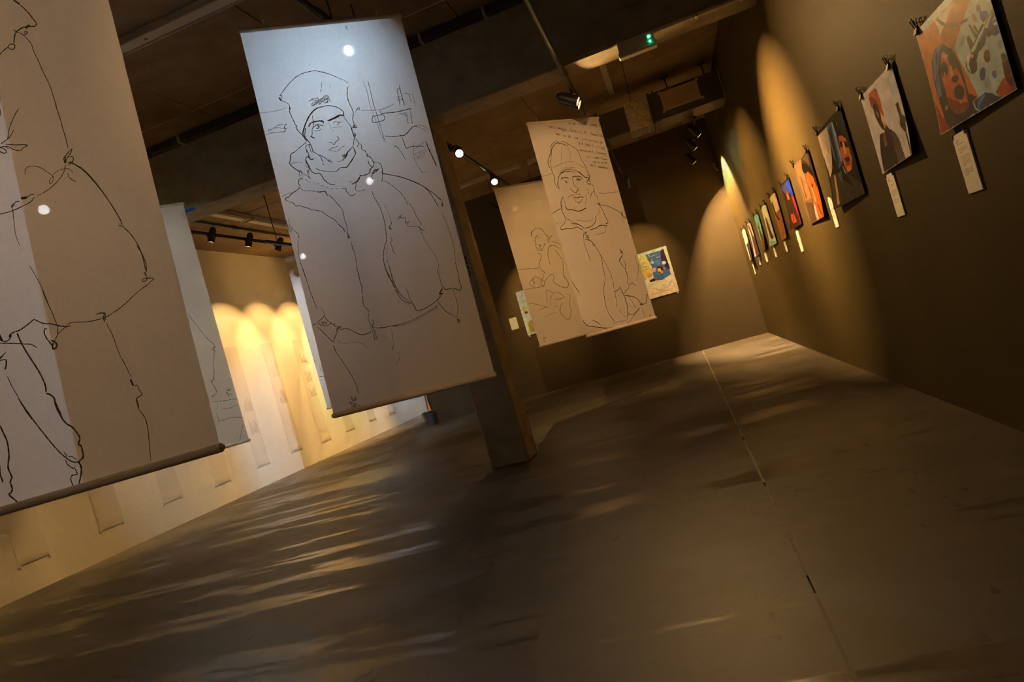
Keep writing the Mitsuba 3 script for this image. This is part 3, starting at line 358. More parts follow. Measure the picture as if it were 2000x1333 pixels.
'E':'88:-101,857 -60,846 -16,816 28,786 62,752 72,702 81,648 101,600 113,569 111,523 130,483 117,454 93,419;115:-229,790 -207,818 -168,841 -124,840 -85,826 -59,811 -35,814;87:-130,848 -162,859 -196,850 -224,831 -244,810 -242,791;115:-242,791 -256,763 -287,721 -321,673 -326,629 -317,606;86:-216,804 -240,784 -268,712 -294,663 -304,605 -304,553 -293,508;85:-293,508 -308,465 -307,428 -276,391;105:-276,391 -284,433 -263,482 -231,523 -179,547 -124,552 -73,543 -37,530;105:-224,544 -186,552 -126,571 -66,565 -11,540 30,502 64,468;-58:-211,558 -147,588 -85,589 -17,575;-67:-278,606 -225,619 -157,638 -83,645 -14,638;-58:-111,802 -139,730 -166,665;-54:-41,796 -35,735 -51,661;-59:-2,618 30,608 58,582 97,563;149:6,538 45,492 78,455;180:63,464 100,464 98,433;100:96,479 121,484 114,447 92,442 73,414 99,395 111,417 96,426;150:86,397 94,381;144:-232,482 -197,493 -162,493 -136,479;164:-186,462 -175,454 -170,442 -182,447;147:-92,489 -37,492 6,483 31,464;197:-44,457 -24,451 -1,452;98:-46,465 -19,466 15,445;88:-88,488 -93,448 -90,403 -64,373 -55,361 -73,348;97:-157,377 -135,363 -124,343 -93,328;98:-93,328 -84,342 -58,350;116:-145,282 -116,286 -97,276 -72,284 -22,273;78:-134,273 -133,251 -99,232 -61,238 -40,258;-77:-198,282 -202,297 -172,308 -116,312;78:-112,312 -79,315 -48,300;-79:15,300 5,248 -24,199;117:-105,229 -84,222;-76:-263,312 -256,267 -260,230;153:-262,223 -258,186 -227,171 -192,170 -178,160 -129,146 -83,147 -52,158 -24,162;116:-168,189 -154,176;95:-260,308 -285,285 -307,251 -316,216 -313,178;142:-307,259 -311,230;-75:32,362 54,333 48,288;80:103,395 133,373 133,334 128,293 145,261 145,223;81:134,323 88,298 53,250;151:121,192 148,177 142,200;-71:172,299 215,286 254,276;-82:254,276 326,280 431,275;-51:-443,535 -374,539 -308,554;91:129,177 183,165 241,147 296,118 348,80 385,53;136:388,63 402,46 386,37 434,-12;-68:403,30 368,-55;101:140,170 167,120 176,56 190,-14 167,-26;254:156,-19 174,-25;93:-458,160 -379,184 -321,196;95:-302,234 -320,181 -315,145 -310,124 -299,102;85:-305,103 -318,65 -343,43 -378,28;112:-403,7 -378,-7 -323,-5 -255,-15 -203,-7 -162,-29 -145,-52;85:-378,28 -404,2;115:-255,36 -193,22 -142,-6 -125,-29 -88,-32 -23,-24 23,0 53,32 59,67;66:-305,103 -271,78 -212,39 -150,5;-63:-190,67 -125,42 -41,33 26,46;-66:125,146 114,96 73,71;128:-61,-59 -22,-55 31,-47 75,-33 125,-35 170,-52;-71:134,-47 127,-103 85,-112 -4,-114;-65:-456,60 -396,64 -358,53;-61:-440,38 -392,41;97:-133,-53 -120,-86 -101,-68 -135,-94 -91,-111 -133,-125 -92,-131 -110,-149;136:-150,-137 -106,-154 -76,-174 -56,-208;98:-69,-191 -50,-209 -60,-220 -74,-205;68:-140,-73 -165,-140 -166,-221 -158,-303 -153,-360;79:-58,-213 -27,-285 -15,-358 -31,-458 -41,-558 -92,-650 -113,-728 -126,-816 -117,-899 -89,-961;148:-101,-943 -74,-991;74:-21,-306 11,-394 37,-501 42,-594 29,-684 19,-785 -3,-862;93:-452,-507 -420,-567 -390,-638;188:-401,-652 -398,-659;154:243,-303 253,-331 265,-333 231,-338;113:259,-332 245,-372 190,-414;92:190,-414 216,-471 241,-527 238,-589 217,-648 229,-671;72:249,-414 256,-467 239,-516 242,-580;-69:424,-391 396,-450 412,-516 357,-611 337,-665;82:229,-671 276,-669 323,-704;82:227,-676 208,-709 165,-721 139,-757;202:93,-684 118,-670;132:111,-690 126,-755 132,-848 125,-919 95,-985;100:20,-708 68,-700 98,-689;102:135,-767 184,-776 190,-796 161,-767;113:188,-782 246,-804 281,-837 306,-895;156:288,-891 323,-903 312,-880;104:305,-899 368,-892 397,-850 422,-813;137:397,-813 424,-813;102:121,-949 152,-971 210,-958 277,-920;67:189,-798 208,-854 230,-921;72:157,-869 193,-913;-68:298,-935 305,-988 300,-1039;135:286,-1042 303,-1050 318,-1083;112:-453,-902 -425,-933 -400,-963 -357,-980 -280,-1005 -171,-1049;105:-335,-918 -294,-942 -252,-989;-67:-345,-982 -188,-1027 -47,-1056 42,-1061 156,-998 274,-930;-64:-109,-1000 -28,-1004 88,-1004 45,-944 14,-886;84:369,-1017 368,-1038 388,-1021 389,-1037;74:350,-1050 372,-1065 352,-1063',
'F':'96:-103,362 -82,404 -37,430 7,449 38,431 83,430;145:-99,354 -86,405 -57,413;86:83,430 98,388 114,345 140,334;121:-72,324 -31,336 -3,352;134:-23,315 16,319;121:-89,294 -59,295;85:-55,308 -72,258 -77,219 -73,166 -42,147 -12,148 42,198 80,245;97:-57,235 -17,222 2,212 -34,192 -48,174 -13,168;99:128,343 144,301 115,259;100:224,314 173,296 119,225;87:167,323 222,307;111:107,167 151,186 207,173 250,122;86:107,167 65,88 58,24 51,-41 62,-76;87:168,237 250,209 297,168;87:189,120 215,62 241,4 266,-34;97:-78,127 -42,81 -65,33 -103,-13 -112,-63 -87,-121 -52,-147;82:-453,-42 -327,-49 -202,-66 -123,-72;82:-457,-314 -341,-311 -212,-318 -125,-322;97:-52,-147 -97,-171 -91,-198 -138,-228 -160,-205 -222,-173 -260,-198 -293,-211 -317,-239 -304,-287 -258,-302;119:-248,-207 -270,-228 -249,-252 -275,-266;96:-138,-228 -168,-275 -130,-315 -105,-261 -142,-241;84:-116,-272 -69,-242 -10,-201 54,-187;98:54,-187 59,-241 25,-274 38,-302 65,-334 137,-388 208,-402 240,-355 228,-300 206,-229 259,-53;84:-162,-562 -129,-465 -133,-412 -102,-386 -63,-400 -40,-444 -89,-499 -115,-598;85:-32,-420 57,-444 113,-502 123,-517 58,-530 -58,-519;93:-454,-500 -362,-507 -273,-545 -160,-601;-71:-302,-609 -233,-599 -144,-598;87:143,-482 213,-522 160,-630 159,-722 119,-793 71,-821 18,-757 0,-701 29,-616 79,-600;-73:-87,-604 -17,-619 -7,-699;-71:-258,-716 -179,-701 -116,-689 -42,-692;83:-353,-957 -355,-983 -326,-961 -341,-986;83:-372,-991 -342,-1011 -369,-1024'}
BLAB = {'A': 'large hanging ink drawing of a man in a cap, lit through at its top',
 'B': 'nearest hanging ink drawing at the left edge with thick flowing lines',
 'C': 'hanging drawing half hidden behind the nearest drawing, cool grey paper',
 'D': 'narrow visible edge of a white hanging drawing between the bright wall and the cap drawing',
 'E': 'hanging ink drawing of a man in a woolly hat with handwriting at its top right',
 'F': 'warm yellow hanging drawing of a seated figure behind the woolly hat drawing'}
GLYPH = {  # a plain handwriting of strokes, x height 1
 'a': [[(.9,.8),(.5,1),(.1,.6),(.2,.1),(.6,.1),(.9,.7),(.95,0)]], 'b': [[(.1,1.8),(.1,0),(.6,0),(.9,.5),(.5,.9),(.1,.6)]], 'c': [[(.8,.8),(.4,1),(.1,.5),(.3,.05),(.8,.15)]],
 'd': [[(.8,.8),(.4,1),(.1,.5),(.4,0),(.8,.4),(.9,1.8),(.9,0)]], 'e': [[(.1,.5),(.8,.6),(.5,1),(.1,.5),(.4,0),(.9,.2)]], 'f': [[(.8,1.7),(.5,1.8),(.35,1.2),(.3,-.6)],[(.1,.9),(.7,.95)]],
 'g': [[(.8,.9),(.3,.9),(.1,.4),(.5,.1),(.85,.9),(.8,-.5),(.2,-.7)]], 'h': [[(.1,1.8),(.1,0)],[(.1,.6),(.5,1),(.8,.6),(.85,0)]], 'i': [[(.3,1),(.35,0)],[(.32,1.4),(.34,1.5)]], 'j': [[(.4,1),(.4,-.5),(.1,-.7)]],
 'k': [[(.1,1.8),(.1,0)],[(.7,1),(.15,.5),(.8,0)]], 'l': [[(.3,1.8),(.3,.1),(.5,0)]], 'm': [[(.05,1),(.08,0)],[(.08,.6),(.35,1),(.5,0)],[(.5,.6),(.8,1),(.95,0)]], 'n': [[(.1,1),(.12,0)],[(.12,.6),(.5,1),(.8,.7),(.85,0)]],
 'o': [[(.5,1),(.1,.6),(.3,0),(.8,.2),(.8,.8),(.5,1)]], 'p': [[(.1,1),(.1,-.8)],[(.1,.7),(.5,1),(.9,.6),(.5,.1),(.1,.2)]], 'q': [[(.8,.8),(.3,1),(.1,.4),(.5,.1),(.85,.9),(.85,-.8)]], 'r': [[(.1,1),(.15,0)],[(.15,.6),(.4,.95),(.75,.9)]],
 's': [[(.8,.9),(.3,.95),(.25,.6),(.75,.4),(.6,.05),(.1,.1)]], 't': [[(.4,1.6),(.4,.1),(.7,0)],[(.1,1.05),(.8,1.1)]], 'u': [[(.1,1),(.15,.2),(.5,0),(.8,.4),(.85,1),(.9,0)]], 'v': [[(.1,1),(.45,0),(.85,1)]], 'w': [[(.05,1),(.25,0),(.5,.7),(.7,0),(.95,1)]],
 'x': [[(.1,1),(.85,0)],[(.8,1),(.1,0)]], 'y': [[(.1,1),(.45,.2)],[(.85,1),(.3,-.7)]], 'z': [[(.1,1),(.8,.95),(.15,.05),(.85,.05)]], 'I': [[(.2,1.7),(.7,1.7),(.45,1.7),(.4,0),(.1,0),(.7,0)]], '2': [[(.1,1.3),(.5,1.6),(.8,1.2),(.1,0),(.9,0)]], '5': [[(.8,1.6),(.2,1.6),(.2,.9),(.7,.9),(.7,.2),(.1,0)]], '-': [[(.1,.5),(.9,.5)]], '(': [[(.5,1.8),(.2,.8),(.5,-.3)]], '&': [[(.8,.6),(.4,0),(.1,.4),(.6,1.2),(.3,1.4),(.2,1.1),(.9,0)]]}
HAND = [("I guess travelling on", .433, .972, .046, 1.022), ("followed - 25 yrs alld - afghanistan", .427, .858, -.192, 1.003), ("the train we first - was - for us - had", .409, .788, -.138, .925), ("but & lift back & by", .406, .723, .090, .816),
        ("gradually from norway", .407, .668, .084, .742), ("would leave it at", .401, .614, .155, .666), ("the UK at see", .393, .572, .212, .606), ("(someway from", .394, .517, .168, .573)]
def handwriting():
    out = []
    for text, u0, w0, u1, w1 in HAND:
        text = text.replace('U', 'u').replace('K', 'k')
        L = math.hypot(u1-u0, w1-w0); n = len(text); adv = L/n; h = adv*1.05
        dx, dy = (u1-u0)/L, (w1-w0)/L
        for i, ch in enumerate(text):
            for st in GLYPH.get(ch, []):
                pp = []
                for gx, gy in st:
                    s = i*adv+gx*adv*.8; t = gy*h+.0015*rnd.uniform(-1, 1)
                    pp.append((u0+dx*s+dy*0+dy*t*.0, w0+dy*s+t))
                out.append((.0036, np.array(pp)))
    return out
def ribbon(pts, w):
    pts = np.asarray(pts, float)
    if len(pts) > 2:      # rounded line through the points
        q = []; P = np.vstack([2*pts[0]-pts[1], pts, 2*pts[-1]-pts[-2]])
        for i in range(1, len(P)-2):
            for t in (0, .25, .5, .75):
                q.append(.5*((2*P[i])+(-P[i-1]+P[i+1])*t+(2*P[i-1]-5*P[i]+4*P[i+1]-P[i+2])*t*t+(-P[i-1]+3*P[i]-3*P[i+1]+P[i+2])*t**3))
        q.append(pts[-1]); pts = np.array(q)
    d = np.gradient(pts, axis=0); nrm = np.stack([-d[:, 1], d[:, 0]], 1); nrm /= np.linalg.norm(nrm, axis=1, keepdims=True)+1e-9
    n = len(pts); ww = w*(.75+.5*np.abs(np.sin(np.arange(n)*.9+pts[:, 0]*40)))
    ww[0] *= .6; ww[-1] *= .6
    v = np.vstack([pts+nrm*ww[:, None]/2, pts-nrm*ww[:, None]/2]); i = np.arange(n-1)
    return v, np.vstack([np.stack([i, i+n, i+n+1], 1), np.stack([i, i+n+1, i+1], 1)])
def banner(key):
    c, yaw, roll, lean = np.array(POSE[key][:3]), *POSE[key][3:]
    ex = np.array([math.cos(yaw), math.sin(yaw), 0]); n0 = np.array([math.sin(yaw), -math.cos(yaw), 0]); ez = np.array([0, 0, 1.0])
    e2 = ez*math.cos(lean)+n0*math.sin(lean)
    a = ex*math.cos(roll)+e2*math.sin(roll); b = -ex*math.sin(roll)+e2*math.cos(roll); nn = np.cross(a, b)
    nn = nn if nn@n0 > 0 else -nn
    ph = ord(key)*1.7
    def wave(u, w): return .005*np.sin(3.1*u+1.3*w+ph)*np.cos(1.9*w+ph*.7)*(1-(w/(BH/2))**4)+.003*np.sin(9*u+ph)*np.exp(-((w+BH/2)/.25)**2)
    def W(u, w, o=0.0): u, w = np.asarray(u, float), np.asarray(w, float); return c+u[..., None]*a+w[..., None]*b+(wave(u, w)+o)[..., None]*nn
    k = thing('hanging_drawing', BLAB[key], 'hanging drawing', 'drawings on translucent paper hung from the ceiling')
    nu, nw = 16, 36
    u, w = np.meshgrid(np.linspace(-BW/2, BW/2, nu+1), np.linspace(-BH/2, BH/2, nw+1))
    V = W(u, w).reshape(-1, 3); i = np.arange(nu*nw); r, q = i//nu, i % nu; p0 = r*(nu+1)+q
    obj('sheet', (V, np.stack([p0, p0+1, p0+nu+2, p0+nu+1], 1)), 'banner_paper', k, smooth=True)
    up, down = {}, {}
    bold, faint = [], []
    for s in STROKES[key].split(';'):
        wd, pt = s.split(':'); p2 = np.array([list(map(float, z.split(','))) for z in pt.split()])/1000
        if len(p2) == 1: p2 = np.vstack([p2, p2+.002])
        p2[:, 0] = np.clip(p2[:, 0], -BW/2+.002, BW/2-.002); p2[:, 1] = np.clip(p2[:, 1], -BH/2+.004, BH/2-.01)
        (faint if wd[0] == '-' else bold).append((abs(int(wd))*(.58e-4 if key in 'EF' else .88e-4 if key == "B" else .74e-4), p2))
    if key == 'E': bold += handwriting()
    for name, L, m in (('ink_drawing', bold, 'ink_brown' if key in 'BCF' else 'ink'), ('pencil_drawing', faint, 'pencil')):
        if not L: continue
        vs, fs, o = [], [], 0
        for wd, p2 in L:
            v, f = ribbon(p2, wd); vs.append(W(v[:, 0], v[:, 1], .0015)); fs.append(f+o); o += len(v)
        obj(name, (np.vstack(vs), np.vstack(fs)), m, k, kind='stuff')
    for name, w0 in (('top_sleeve', BH/2-.006), ('bottom_sleeve', -BH/2+.012)):
        rr = .013 if name == 'top_sleeve' else .015
        A, B = c-a*(BW/2+.004)+b*w0, c+a*(BW/2+.004)+b*w0
        sl = obj(name, rod(A, B, rr, 14), 'sleeve_paper', k, smooth=40)
        obj('dowel', rod(A-a*.008, B+a*.008, rr*.55, 10), 'wood', sl)
    for s in (-.31, .31):
        t = c+a*s*1.0+b*(BH/2+.012)
        obj('hook', cat_([torus(t+b*.004, a, .007, .0018, 10, 5), torus(t+b*.022, nn, .006, .0016, 10, 5)]), 'steel', k)
        obj('wire', rod(t+b*.028, (t[0], t[1], ZC+.003), .0011, 5), 'steel', k)
    return k
for key in 'BCADFE': banner(key)

# ------------------------------------------------------------------ prints on the walls
PRINTS = {'p0':((0.485,0.697,0.850),'547,171,45:-8,-185 -63,-170 25,46 -141,120 -192,143 -258,189 -85,193 256,195 267,221 320,221 320,-220 23,-220;722,800,850:105,128 -83,190 111,190;427,150,61:97,125 117,100 35,46 -54,87 -192,143 -83,190;97,68,67:55,145 -57,99 -144,88 -138,100 -58,111 41,152 80,189 102,187;455,81,22:-189,-192 -216,-220 -321,-220 -321,-165 -252,-165;75,10,14:-273,-168 -301,-220 -321,-220 -321,-113 -278,-113;18,68,61:-286,-112 -321,-112 -321,-106 -305,-88 -283,-87;200,96,61:-316,-158 -313,-160 -310,-162 -309,-166 -309,-169 -312,-172 -316,-173 -320,-173 -321,-172 -321,-158;166,81,45:-319,-211 -318,-208 -314,-205 -309,-204 -304,-204 -300,-205 -297,-207 -297,-211 -298,-214 -302,-216 -307,-218 -312,-218 -316,-216 -319,-214;75,68,122:-248,99 -242,106 -235,110 -226,112 -219,111 -214,107 -213,101 -216,94 -222,88 -229,83 -238,81 -245,83 -249,87 -250,93;200,150,178:-201,83 -196,90 -190,95 -183,97 -178,95 -174,89 -173,82 -176,74 -181,67 -187,62 -194,60 -199,62 -203,68 -204,75;41,73,534:-222,65 -234,46 -281,45 -280,68 -236,84;122,81,78:-154,20 -176,21 -144,74 -128,77;48,36,45:-87,25 -96,-7 -134,3 -114,43 -93,45;166,150,149:-179,25 -195,24 -177,60 -161,61;75,36,33:-223,-59 -220,-50 -212,-43 -202,-40 -191,-41 -181,-46 -174,-55 -173,-65 -176,-75 -184,-82 -194,-85 -205,-83 -215,-78 -221,-69;41,56,328:-161,-105 -159,-96 -153,-89 -143,-86 -132,-87 -121,-92 -113,-100 -109,-110 -111,-119 -117,-126 -127,-129 -138,-128 -149,-122 -157,-114;122,171,728:-227,-131 -223,-125 -218,-121 -211,-119 -203,-121 -198,-124 -195,-130 -195,-137 -198,-142 -204,-147 -211,-148 -218,-147 -224,-143 -227,-138;324,96,211:-229,-128 -229,-126 -228,-125 -225,-124 -223,-124 -220,-125 -218,-127 -217,-129 -218,-132 -219,-133 -222,-134 -224,-134 -227,-132 -229,-131;324,475,845:-172,-141 -171,-133 -165,-127 -156,-124 -145,-125 -135,-129 -128,-137 -125,-146 -126,-154 -132,-160 -141,-163 -152,-162 -161,-157 -169,-150;301,436,756:-84,45 -88,51 -87,57 -81,60 -71,61 -59,58 -47,53 -38,47 -33,40 -34,34 -41,31 -51,31 -63,33 -75,38;324,459,800:-315,-57 -314,-51 -310,-46 -303,-44 -295,-44 -288,-47 -283,-52 -281,-58 -282,-64 -287,-68 -294,-71 -301,-71 -308,-68 -313,-63;515,332,477:-173,-80 -172,-76 -169,-73 -165,-72 -159,-72 -155,-74 -151,-77 -150,-81 -151,-85 -154,-88 -158,-90 -163,-89 -168,-87 -171,-84;7,21,78:-78,-33 -118,-51 -148,-32 -204,-23 -248,8 -245,27 -226,45 -86,-9;649,850,850:-114,-19 -233,26 -230,34 -89,-11;23,130,424:-182,-7 -224,13 -222,22 -169,-2;10,21,122:-250,11 -272,20 -321,33 -321,58 -320,58 -233,32;722,850,850:-248,19 -286,35 -321,53 -321,54 -231,29;18,21,61:-115,-46 -105,-31 -89,-21 -70,-16 -52,-18 -38,-27 -31,-41 -32,-57 -43,-71 -59,-82 -78,-86 -96,-83 -110,-74 -116,-61;722,850,850:-36,-54 -56,-77 -54,-44 -90,-18 -86,-9 -44,-17;760,475,33:-86,-28 -94,-35 -108,-28 -92,-19;10,36,477:-255,-6 -290,-23 -321,-24 -321,22 -268,25;685,850,850:-303,8 -321,7 -321,17 -292,15;5,10,37:-237,-9 -288,-15 -290,12 -238,15;9,9,20:280,-22 264,-118 249,-220 -46,-220 -21,-205 -7,-174 -55,-168 5,-138 6,-87 11,-14 43,49 111,94 194,99 249,67;122,193,477:264,12 270,-81 234,-79 217,14 167,64 124,90 172,99 224,84;28,36,99:253,-17 248,-53 223,24 164,88 201,76;515,112,45:173,29 194,-27 193,-83 180,-149 133,-183 79,-189 27,-184 24,-165 20,-106 31,-55 54,-7 83,35 119,70 149,66;200,31,22:180,-149 133,-183 79,-189 27,-184 24,-165 126,-131 184,-98;800,475,595:145,52 123,37 88,42 134,71;7,6,14:118,8 123,20 133,29 147,33 162,32 176,25 185,15 188,2 184,-10 173,-19 159,-23 143,-21 130,-15 121,-4;7,6,14:99,0 74,-21 39,-13 62,36 95,39;722,332,286:115,-48 91,-44 83,-6 101,4;12,6,11:52,-60 57,-54 67,-47 81,-43 95,-41 107,-43 114,-47 115,-53 109,-60 98,-66 84,-70 70,-72 59,-70 52,-66;6,6,11:32,-109 41,-96 57,-87 77,-82 97,-83 113,-90 122,-101 122,-114 112,-127 96,-136 76,-140 56,-139 40,-132 32,-122;760,217,99:91,-152 54,-154 42,-144 66,-151 98,-135;427,171,149:233,-141 213,-144 196,-128 225,-124;649,193,99:151,-12 152,-9 155,-7 158,-6 163,-6 167,-7 170,-10 171,-13 171,-16 168,-19 164,-20 160,-20 156,-18 153,-16;14,36,122:-26,-198 -48,-220 -222,-220 -173,-192 -122,-171 -23,-176;75,217,728:-39,-206 -53,-220 -57,-220 -52,-206 -116,-180 -112,-173 -47,-181;324,21,14:234,-207 283,-143 320,-78 320,-220 233,-220'),
'p1':((0.547,0.540,0.673),'455,515,728:-187,142 -215,67 -283,81 -283,196 -135,195;400,68,33:161,170 159,131 151,114 99,138 58,98 30,61 8,27 0,67 -5,127 16,179 46,197 139,199;166,28,22:148,132 106,140 63,109 30,61 53,135 98,172 149,177;28,17,22:136,70 104,4 64,-21 9,-29 36,39 57,107 99,138 135,129;614,300,122:60,31 38,-27 11,-31 32,43 40,83;324,193,122:99,59 80,57 87,83 106,85;23,21,33:10,160 -9,131 10,184 42,201;28,21,22:183,-66 224,-132 245,-218 37,-218 37,-218 37,-218 -184,-218 -151,-168 -131,-114 -89,-67 -19,-32 12,0 59,-32 149,-25;85,63,67:-36,-125 -52,-217 -158,-218 -174,-218 -156,-178 -127,-104 -45,-52;34,25,28:-101,-140 -126,-205 -138,-205 -113,-141 -85,-79 -73,-78;34,25,28:-64,-150 -84,-205 -95,-206 -75,-151 -57,-77 -45,-76;237,81,45:111,-104 71,-101 62,-36 92,-33;28,21,22:-210,-21 -186,-55 -226,-100 -261,-105 -270,-58 -283,-58 -283,-39 -280,-39 -250,-14 -233,48 -195,46;166,130,122:-245,-22 -254,-23 -237,26 -228,27;48,36,45:-269,-218 -283,-218 -283,-197 -261,-105 -237,-103'),
'p2':((0.014,0.013,0.010),'315,269,243:347,73 317,-52 220,-20 139,61 82,145 42,253 363,257 363,148;59,80,150:97,53 40,-41 -74,-28 -101,12 -76,253 52,256;16,23,49:56,-15 4,-13 -38,234 42,224;143,204,319:-37,-10 -82,-13 -129,245 -80,246;51,76,130:-167,207 -195,200 -198,250 -165,253;7,7,6:-113,175 -125,127 -258,101 -182,209 -212,251 -111,250;336,92,36:-93,25 -101,-45 -126,-101 -240,-99 -308,-41 -306,30 -293,93 -220,127 -151,138;11,6,6:-134,68 -184,57 -201,92 -145,105;11,6,6:-235,46 -306,30 -290,72 -237,84;569,293,171:-168,10 -216,11 -226,75 -204,86;22,9,8:-164,-41 -257,-47 -254,-14 -146,-8;130,28,15:-146,-56 -215,-64 -249,-54 -131,-39;483,150,68:-237,-87 -230,-80 -215,-74 -196,-70 -175,-69 -158,-72 -147,-76 -144,-83 -151,-90 -166,-95 -186,-99 -206,-100 -224,-98 -234,-93;38,30,21:340,-276 -363,-276 -363,-222 -202,-131 -8,-62 317,-52;11,12,13:11,-117 -110,-172 -199,-209 -115,-110 -8,-62;255,269,345:-69,-91 -104,-104 -81,-61 -53,-36;294,185,81:262,-258 201,-261 172,-65 209,-52;76,85,102:72,-107 47,-146 -2,-67 92,-73'),
'p3':((0.092,0.048,0.028),'17,12,8:4,199 -46,131 -201,74 -343,-36 -343,263 -225,263 -52,253;42,31,16:-199,189 -280,145 -317,244 -76,248;164,81,38:276,96 234,-64 -3,-74 17,201 -20,253 291,254;64,34,21:211,-50 156,-55 142,136 197,143;6,4,4:34,181 11,135 -101,127 -314,55 -322,98 -186,180 -13,219;301,56,12:-14,72 -39,9 -79,-102 -123,-189 -179,-263 -343,-263 -343,-118 -310,-23 -269,62 -156,123 -70,127;488,166,75:-113,-118 -177,-133 -159,-10 -117,20;36,10,5:-193,11 -183,17 -171,21 -158,23 -147,20 -140,15 -139,8 -144,0 -154,-6 -166,-10 -179,-11 -190,-9 -197,-4 -198,3;92,21,8:-240,-229 -313,-256 -343,-252 -276,-229 -222,-154 -184,-153;42,28,16:273,-263 215,-263 2,-256 -26,-118 277,-70;322,257,247:-7,-210 -38,-263 -131,-263 -94,-151 -51,-121'),
'p4':((0.021,0.010,0.006),'36,41,132:159,133 -90,95 -44,203 245,216 245,201;13,34,432:-69,156 -152,58 -246,50 -246,210 -44,203;301,14,35:-231,-216 -246,-216 -246,47 -130,57;92,6,16:-228,-199 -246,-199 -246,-137 -236,39 -215,41;462,85,12:74,55 -15,42 -31,112 86,122;301,34,8:122,-145 57,-181 -87,-182 -45,-99 109,-87;21,10,6:47,-168 24,-170 -28,-104 -6,-102'),
'p5':((0.194,0.075,0.032),'633,547,368:132,123 57,47 -221,55 -221,240 221,233 221,222;31,14,12:178,45 63,-38 -70,-41 84,34 96,168 159,181;301,135,75:7,-245 -167,-248 -221,-219 -221,-211 -82,-212'),
'p6':((0.322,0.400,0.368),'488,485,368:95,128 -191,41 -223,95 -223,222 162,224;82,218,189:162,-238 50,-238 -223,-229 -223,-216 157,-178;36,14,16:127,22 90,-147 -28,-184 -147,-158 -59,-79 10,73 83,118'),
'p7':((0.092,0.324,0.310),'56,28,12:132,-77 217,-236 -223,-236 -223,-87 -1,11 -52,115 82,130;244,166,101:-38,108 -22,117 3,122 31,124 57,122 76,116 84,108 80,98 64,90 39,84 11,82 -15,84 -34,90 -42,99'),
'p8':((0.488,0.427,0.432),'102,28,21:3,70 -118,59 15,215 152,223;49,28,35:83,-33 66,-243 -186,-243 -228,-242 -228,9 37,95'),
'p9':((0.602,0.547,0.503),'31,21,35:38,-246 -273,-246 -273,20 141,5'),
'comicR':((0.800,0.800,0.800),'42,118,409:314,358 368,372 370,-98 201,-139 95,-117 77,-38 98,144 53,305 48,359;73,194,586:272,215 220,106 170,142 173,225;31,13,44:367,367 387,12 334,7 285,190 303,340;730,531,268:38,362 92,156 70,-25 2,-46 -75,-64 -423,-77 -423,378;765,701,586:22,199 26,177 -27,173 -28,205;244,105,210:-70,169 16,165 16,157 -71,161;602,362,161:-75,117 58,113 58,106 -75,111;697,415,210:69,-17 52,-31 28,-38 2,-37 -21,-28 -38,-14 -43,4 -37,21 -20,35 4,42 30,41 54,32 70,17 75,0;697,596,850:150,178 138,171 124,170 110,175 98,184 92,196 92,209 99,219 111,226 125,227 139,222 150,213 157,201 156,188;765,738,800:338,112 326,104 312,102 297,106 286,116 281,130 281,144 288,156 300,164 315,166 329,161 340,152 345,138 345,124;573,362,800:146,36 133,24 117,20 102,25 91,37 85,55 87,74 96,91 110,103 126,107 141,102 152,90 157,72 155,53;322,161,409:315,23 306,17 295,16 284,19 276,27 271,37 272,48 277,57 286,63 297,64 308,61 316,53 321,43 320,32;21,10,18:256,7 236,-7 212,-11 188,-3 170,14 161,36 162,61 174,82 194,96 218,100 241,92 260,76 269,53 267,28;765,471,210:225,15 213,5 198,3 184,7 173,18 168,32 169,48 177,62 189,72 204,74 218,70 229,59 234,44 233,29;633,270,56:252,-28 242,-35 231,-38 220,-35 212,-26 208,-14 209,-1 215,11 225,19 236,21 247,18 255,10 259,-3 258,-16;31,13,44:68,-67 100,-98 83,-124 0,-124 -16,-93;462,83,56:159,-105 126,-116 88,-106 92,-90;765,415,409:94,313 238,313 238,301 94,301;765,415,409:80,339 124,351 127,339 83,327;765,415,409:204,265 272,262 272,250 203,253;765,415,409:114,255 147,252 146,240 113,243;765,415,409:57,310 88,312 89,300 58,298;544,362,268:-53,-204 73,-264 149,-318 272,-351 270,-357 147,-325 70,-270 -56,-210;544,362,268:-31,-337 90,-342 185,-330 186,-337 90,-349 -32,-344;544,362,268:199,-282 274,-264 330,-209 335,-214 278,-270 200,-289;544,362,268:334,-281 369,-310 372,-321 330,-287;544,362,268:357,-294 363,-291 368,-307;544,362,268:131,-282 161,-317 156,-322 126,-287'),
'comicL':((0.800,0.800,0.800),'697,500,409:-402,119 -293,125 -293,118 -402,112;730,563,268:-292,38 -311,26 -334,24 -357,30 -375,45 -385,65 -384,87 -373,105 -354,116 -331,119 -308,112 -289,97 -280,77 -281,56;665,415,119:-322,56 -332,49 -343,47 -355,50 -363,58 -367,69 -366,81 -360,92 -351,99 -339,101 -328,98 -320,90 -315,78 -316,66;82,47,18:-304,-7 -313,-13 -327,-17 -341,-16 -355,-12 -364,-5 -367,4 -363,13 -354,19 -340,23 -326,22 -312,18 -303,11 -300,2;697,500,185:-302,-166 113,-165 149,-364 -277,-373 -361,-362 -360,-196;462,105,409:-292,193 -295,190 -298,189 -301,190 -304,193 -305,196 -304,200 -302,204 -299,206 -296,207 -293,206 -291,204 -289,200 -290,196;49,118,409:247,284 225,18 -133,40 -116,291')}
